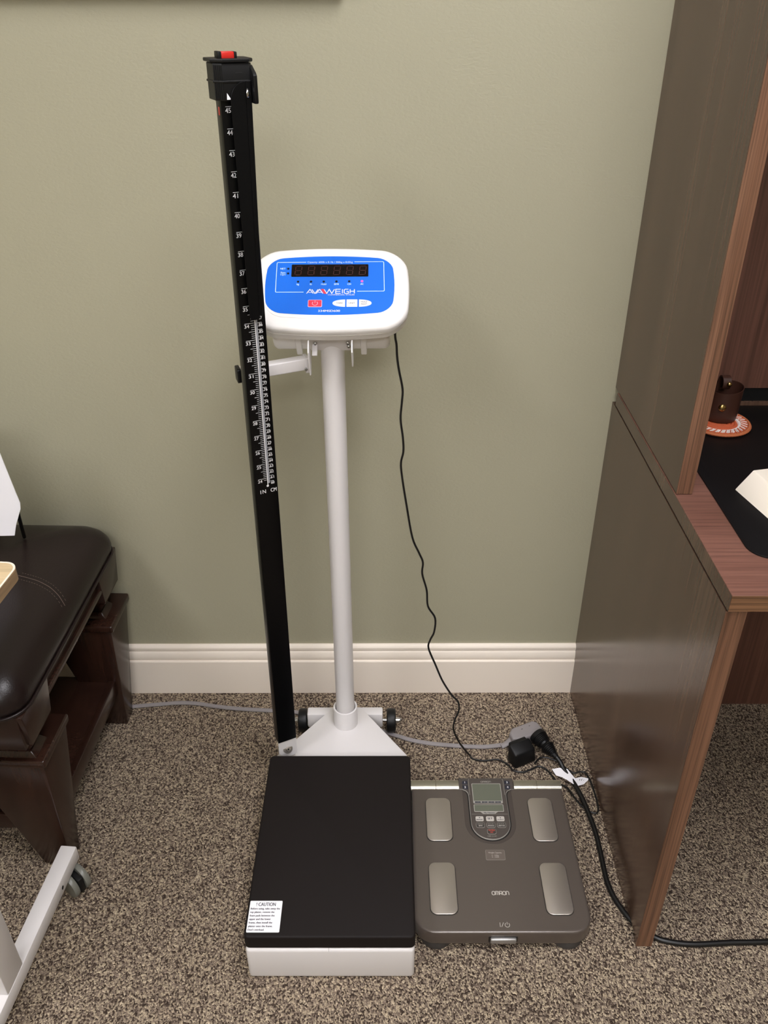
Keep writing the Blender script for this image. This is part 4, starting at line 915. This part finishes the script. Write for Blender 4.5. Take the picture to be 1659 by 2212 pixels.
# apron: rails with a lower lip, corner feet that taper onto the legs
b = B('espresso', BX); xa = -0.006
b.box((xa - 0.022, -0.250, 0.3900), (xa, 0.212, 0.4235), 0.002, 2); b.box((xa - 0.024, -0.170, 0.3780), (xa + 0.006, 0.130, 0.3900), 0.004, 3)
b.box((LFT, -0.254, 0.352), (xa, -0.234, 0.4235), 0.002, 2); b.box((LFT, 0.196, 0.370), (xa, 0.214, 0.4235), 0.002, 2)
b.mat('hole').flat([(-0.172, 0.396), (-0.158, 0.396), (-0.150, 0.415), (-0.166, 0.415)], frame((xa, 0, 0), (0, 1, 0), (0, 0, 1), (1, 0, 0)), 0.0004)
b.build('apron', t)
for yf, yb in ((-0.254, -0.150), (0.110, 0.216)):
    b = B('espresso', BX); x1 = xa + 0.008; x0 = x1 - 0.12
    b.hexa([(x0 + 0.01, yf + 0.012, 0.352), (x1 - 0.002, yf + 0.012, 0.352), (x1 - 0.002, yb - 0.014, 0.352), (x0 + 0.01, yb - 0.014, 0.352)], [(x0, yf, 0.4220), (x1, yf, 0.4220), (x1, yb, 0.4220), (x0, yb, 0.4220)], 0.002, 2)
    b.hexa([(x0 + 0.03, yf + 0.050, 0.297), (x1 - 0.036, yf + 0.050, 0.297), (x1 - 0.036, yb - 0.024, 0.297), (x0 + 0.03, yb - 0.024, 0.297)], [(x0 + 0.01, yf + 0.012, 0.352), (x1 - 0.002, yf + 0.012, 0.352), (x1 - 0.002, yb - 0.014, 0.352), (x0 + 0.01, yb - 0.014, 0.352)], 0.001, 1)
    b.hexa([(x0 + 0.015, yf + 0.041, 0.2868), (x1 - 0.022, yf + 0.041, 0.2868), (x1 - 0.022, yb - 0.014, 0.2868), (x0 + 0.015, yb - 0.014, 0.2868)], [(x0 + 0.026, yf + 0.047, 0.299), (x1 - 0.032, yf + 0.047, 0.299), (x1 - 0.032, yb - 0.02, 0.299), (x0 + 0.026, yb - 0.02, 0.299)], 0.002, 2)
    b.build('corner_block', t)
# legs: wide moulded cap on top, tapering to a narrow foot
for (yf, yb), (gf, gb) in (((-0.216, -0.112), (-0.210, -0.170)), ((0.130, 0.236), (0.138, 0.176))):
    b = B('espresso', BX); x1 = 0.004
    x1 -= 0.013 if yf < 0 else 0.008; e = 0.013 if yf < 0 else 0.008
    b.box((x1 - 0.145, yf - 0.004, 0.2700), (x1 + 0.003, yb + 0.004, 0.2870), 0.004, 3)
    b.hexa([(x1 - 0.075 + e, gf, 0.0003), (x1 - 0.024 + e, gf, 0.0003), (x1 - 0.024 + e, gb, 0.0003), (x1 - 0.075 + e, gb, 0.0003)], [(x1 - 0.140, yf, 0.2720), (x1 - 0.002, yf, 0.2720), (x1 - 0.002, yb, 0.2720), (x1 - 0.140, yb, 0.2720)], 0.003, 2)
    b.build('leg', t)
for (yf, yb), (gf, gb) in (((-0.216, -0.112), (-0.210, -0.170)), ((0.130, 0.236), (0.138, 0.176))):
    b = B('espresso', BX); x1 = LFT + 0.14
    b.box((x1 - 0.145, yf - 0.004, 0.2700), (x1 + 0.003, yb + 0.004, 0.2870), 0.004, 3)
    b.hexa([(x1 - 0.12, gf, 0.0003), (x1 - 0.07, gf, 0.0003), (x1 - 0.07, gb, 0.0003), (x1 - 0.12, gb, 0.0003)], [(x1 - 0.140, yf, 0.2720), (x1 - 0.002, yf, 0.2720), (x1 - 0.002, yb, 0.2720), (x1 - 0.140, yb, 0.2720)], 0.003, 2)
    b.build('leg', t)
b = B('espresso', BX); b.box((LFT + 0.02, -0.196, 0.112), (-0.030, 0.150, 0.128), 0.002, 2); b.box((LFT + 0.02, -0.206, 0.094), (-0.024, -0.190, 0.132), 0.003, 2); b.box((-0.040, -0.206, 0.094), (-0.024, 0.150, 0.132), 0.003, 2); b.build('shelf', t)

# ================================================================== PAPERS ON A WIRE STAND (on the bench)
t = thing('wire_stand', (-1.10, -0.17, 0.52), 'thin black wire stand on the leather bench, holding the white sheet', 'stand')
b = B('black'); b.tube([(-1.0570, -0.1965, 0.640), (-1.0590, -0.1955, 0.592), (-1.0945, -0.128, 0.5085)], 0.0032, 8, smooth=2); b.tube([(-1.0570, -0.1965, 0.640), (-1.15, -0.1965, 0.655), (-1.26, -0.1965, 0.640)], 0.0032, 8, smooth=3); b.tube([(-1.26, -0.1965, 0.640), (-1.26, -0.16, 0.5105)], 0.0032, 8, smooth=1)
b.tube([(-1.15, -0.193, 0.655), (-1.155, -0.10, 0.5100)], 0.0032, 8, smooth=1); b.build('wire_legs', t)
b = B('paper')
poly = [(-1.0700, 0.5640), (-1.0620, 0.5870), (-1.0475, 0.6180), (-1.0455, 0.6300), (-1.0480, 0.6480), (-1.0580, 0.7320), (-1.0660, 0.7900), (-1.27, 0.800), (-1.275, 0.560)]
b.prism(poly, frame((0, -0.2170, 0), (1, 0, 0), (0, 0.02, 1), (0, -1, 0.02)), -0.0006, 0.0008)
b.build('paper_sheet', label='white sheet with a cut corner propped on the wire stand', cat='paper')
b = B('paper'); b.hexa([(-1.135, -0.262, 0.5128), (-1.088, -0.245, 0.5128), (-1.105, -0.215, 0.5128), (-1.16, -0.225, 0.5128)], [(-1.135, -0.262, 0.5138), (-1.088, -0.245, 0.5138), (-1.105, -0.215, 0.5138), (-1.16, -0.225, 0.5138)])
b.build('paper_note', label='small white paper lying flat on the bench below the propped sheet', cat='paper')

# ================================================================== ROLLING OVERBED TABLE
t = thing('rolling_table', (-1.00, -0.75, 0.0), 'white wheeled overbed table with a pale wood top in front of the bench', 'table')
TZ = 0.70
b = B('light_wood'); TX = frame((-0.9285, -0.4790, 0), Vector((0.9956, -0.094, 0)), Vector((0.094, 0.9956, 0)), (0, 0, 1))
b.prism(rrect(-0.62, -0.42, 0.0, 0.0, 0.018, 8), TX, TZ - 0.018, TZ, 0.001, 1); b.mat('light_wood_edge').prism(rrect(-0.6208, -0.4208, 0.0008, 0.0008, 0.0188, 8), TX, TZ - 0.0190, TZ - 0.0022)
b.mat('device').line(rrect(-0.6195, -0.4195, -0.0005, -0.0005, 0.0178, 8), 0.0030, TX, TZ + 0.0002, closed=True); b.build('tabletop', t)
u = Vector((-0.0197, -0.2401, 0)).normalized(); pr = Vector((-u.y, u.x, 0)); pr = Vector((u.y, -u.x, 0)); pr = pr if pr.x < 0 else -pr
TU = frame((-0.9728, -0.4785, 0), pr, u, (0, 0, 1))      # x to the left, y along the bar toward the viewer
b = B('white'); b.box((0.0, 0.0, 0.050), (0.0290, 0.62, 0.0800), 0.0022, 2, M=TU); b.mat('hole').flat([(0.070, 0.0675), (0.0725, 0.0660), (0.0735, 0.0635), (0.0725, 0.0605), (0.070, 0.0590), (0.0675, 0.0605), (0.0665, 0.0635), (0.0675, 0.0660)], frame(TU.translation, u, (0, 0, 1), -pr), 0.0004)
b.mat('white').box((0.020, 0.236, 0.050), (0.60, 0.272, 0.0790), 0.0022, 2, M=TU)
b.build('base_frame', t)
b = B('white'); b.box((0.0008, 0.212, 0.079), (0.0282, 0.262, 0.500), 0.002, 2, M=TU); b.box((0.005, 0.217, 0.48), (0.025, 0.257, TZ - 0.018), 0.002, 2, M=TU); b.build('column', t)
b = B('white'); b.box((0.002, 0.06, TZ - 0.045), (0.028, 0.38, TZ - 0.0185), 0.002, 2, M=TU); b.build('top_support', t)
# twin wheel casters
for cy_ in (0.022, 0.58):
    q = TU @ Matrix.Translation((0.0145, cy_, 0)); q = Matrix.Translation(q.translation) @ Matrix.Rotation(R(54), 4, 'Z')
    b = B('black_plastic'); b.cyl(q @ Vector((0, 0, 0.024)), q @ Vector((0, 0, 0.051)), 0.0060, seg=16); b.box((-0.0055, -0.036, 0.010), (0.0055, 0.008, 0.0445), 0.003, 2, M=q); cs = b.build('caster', t)
    for s in (-1, 1):
        w = frame(q @ Vector((s * 0.0118, -0.015, 0.0252)), q.to_3x3() @ Vector((0, 1, 0)), Vector((0, 0, 1)), q.to_3x3() @ Vector((1, 0, 0)))
        b = B('caster_gray'); b.lathe([(0, -0.0060), (0.018, -0.0060), (0.0235, -0.0050), (0.0250, -0.002), (0.0250, 0.002), (0.0235, 0.0050), (0.018, 0.0060), (0, 0.0060)], w, 32); b.build('caster_wheel', cs)
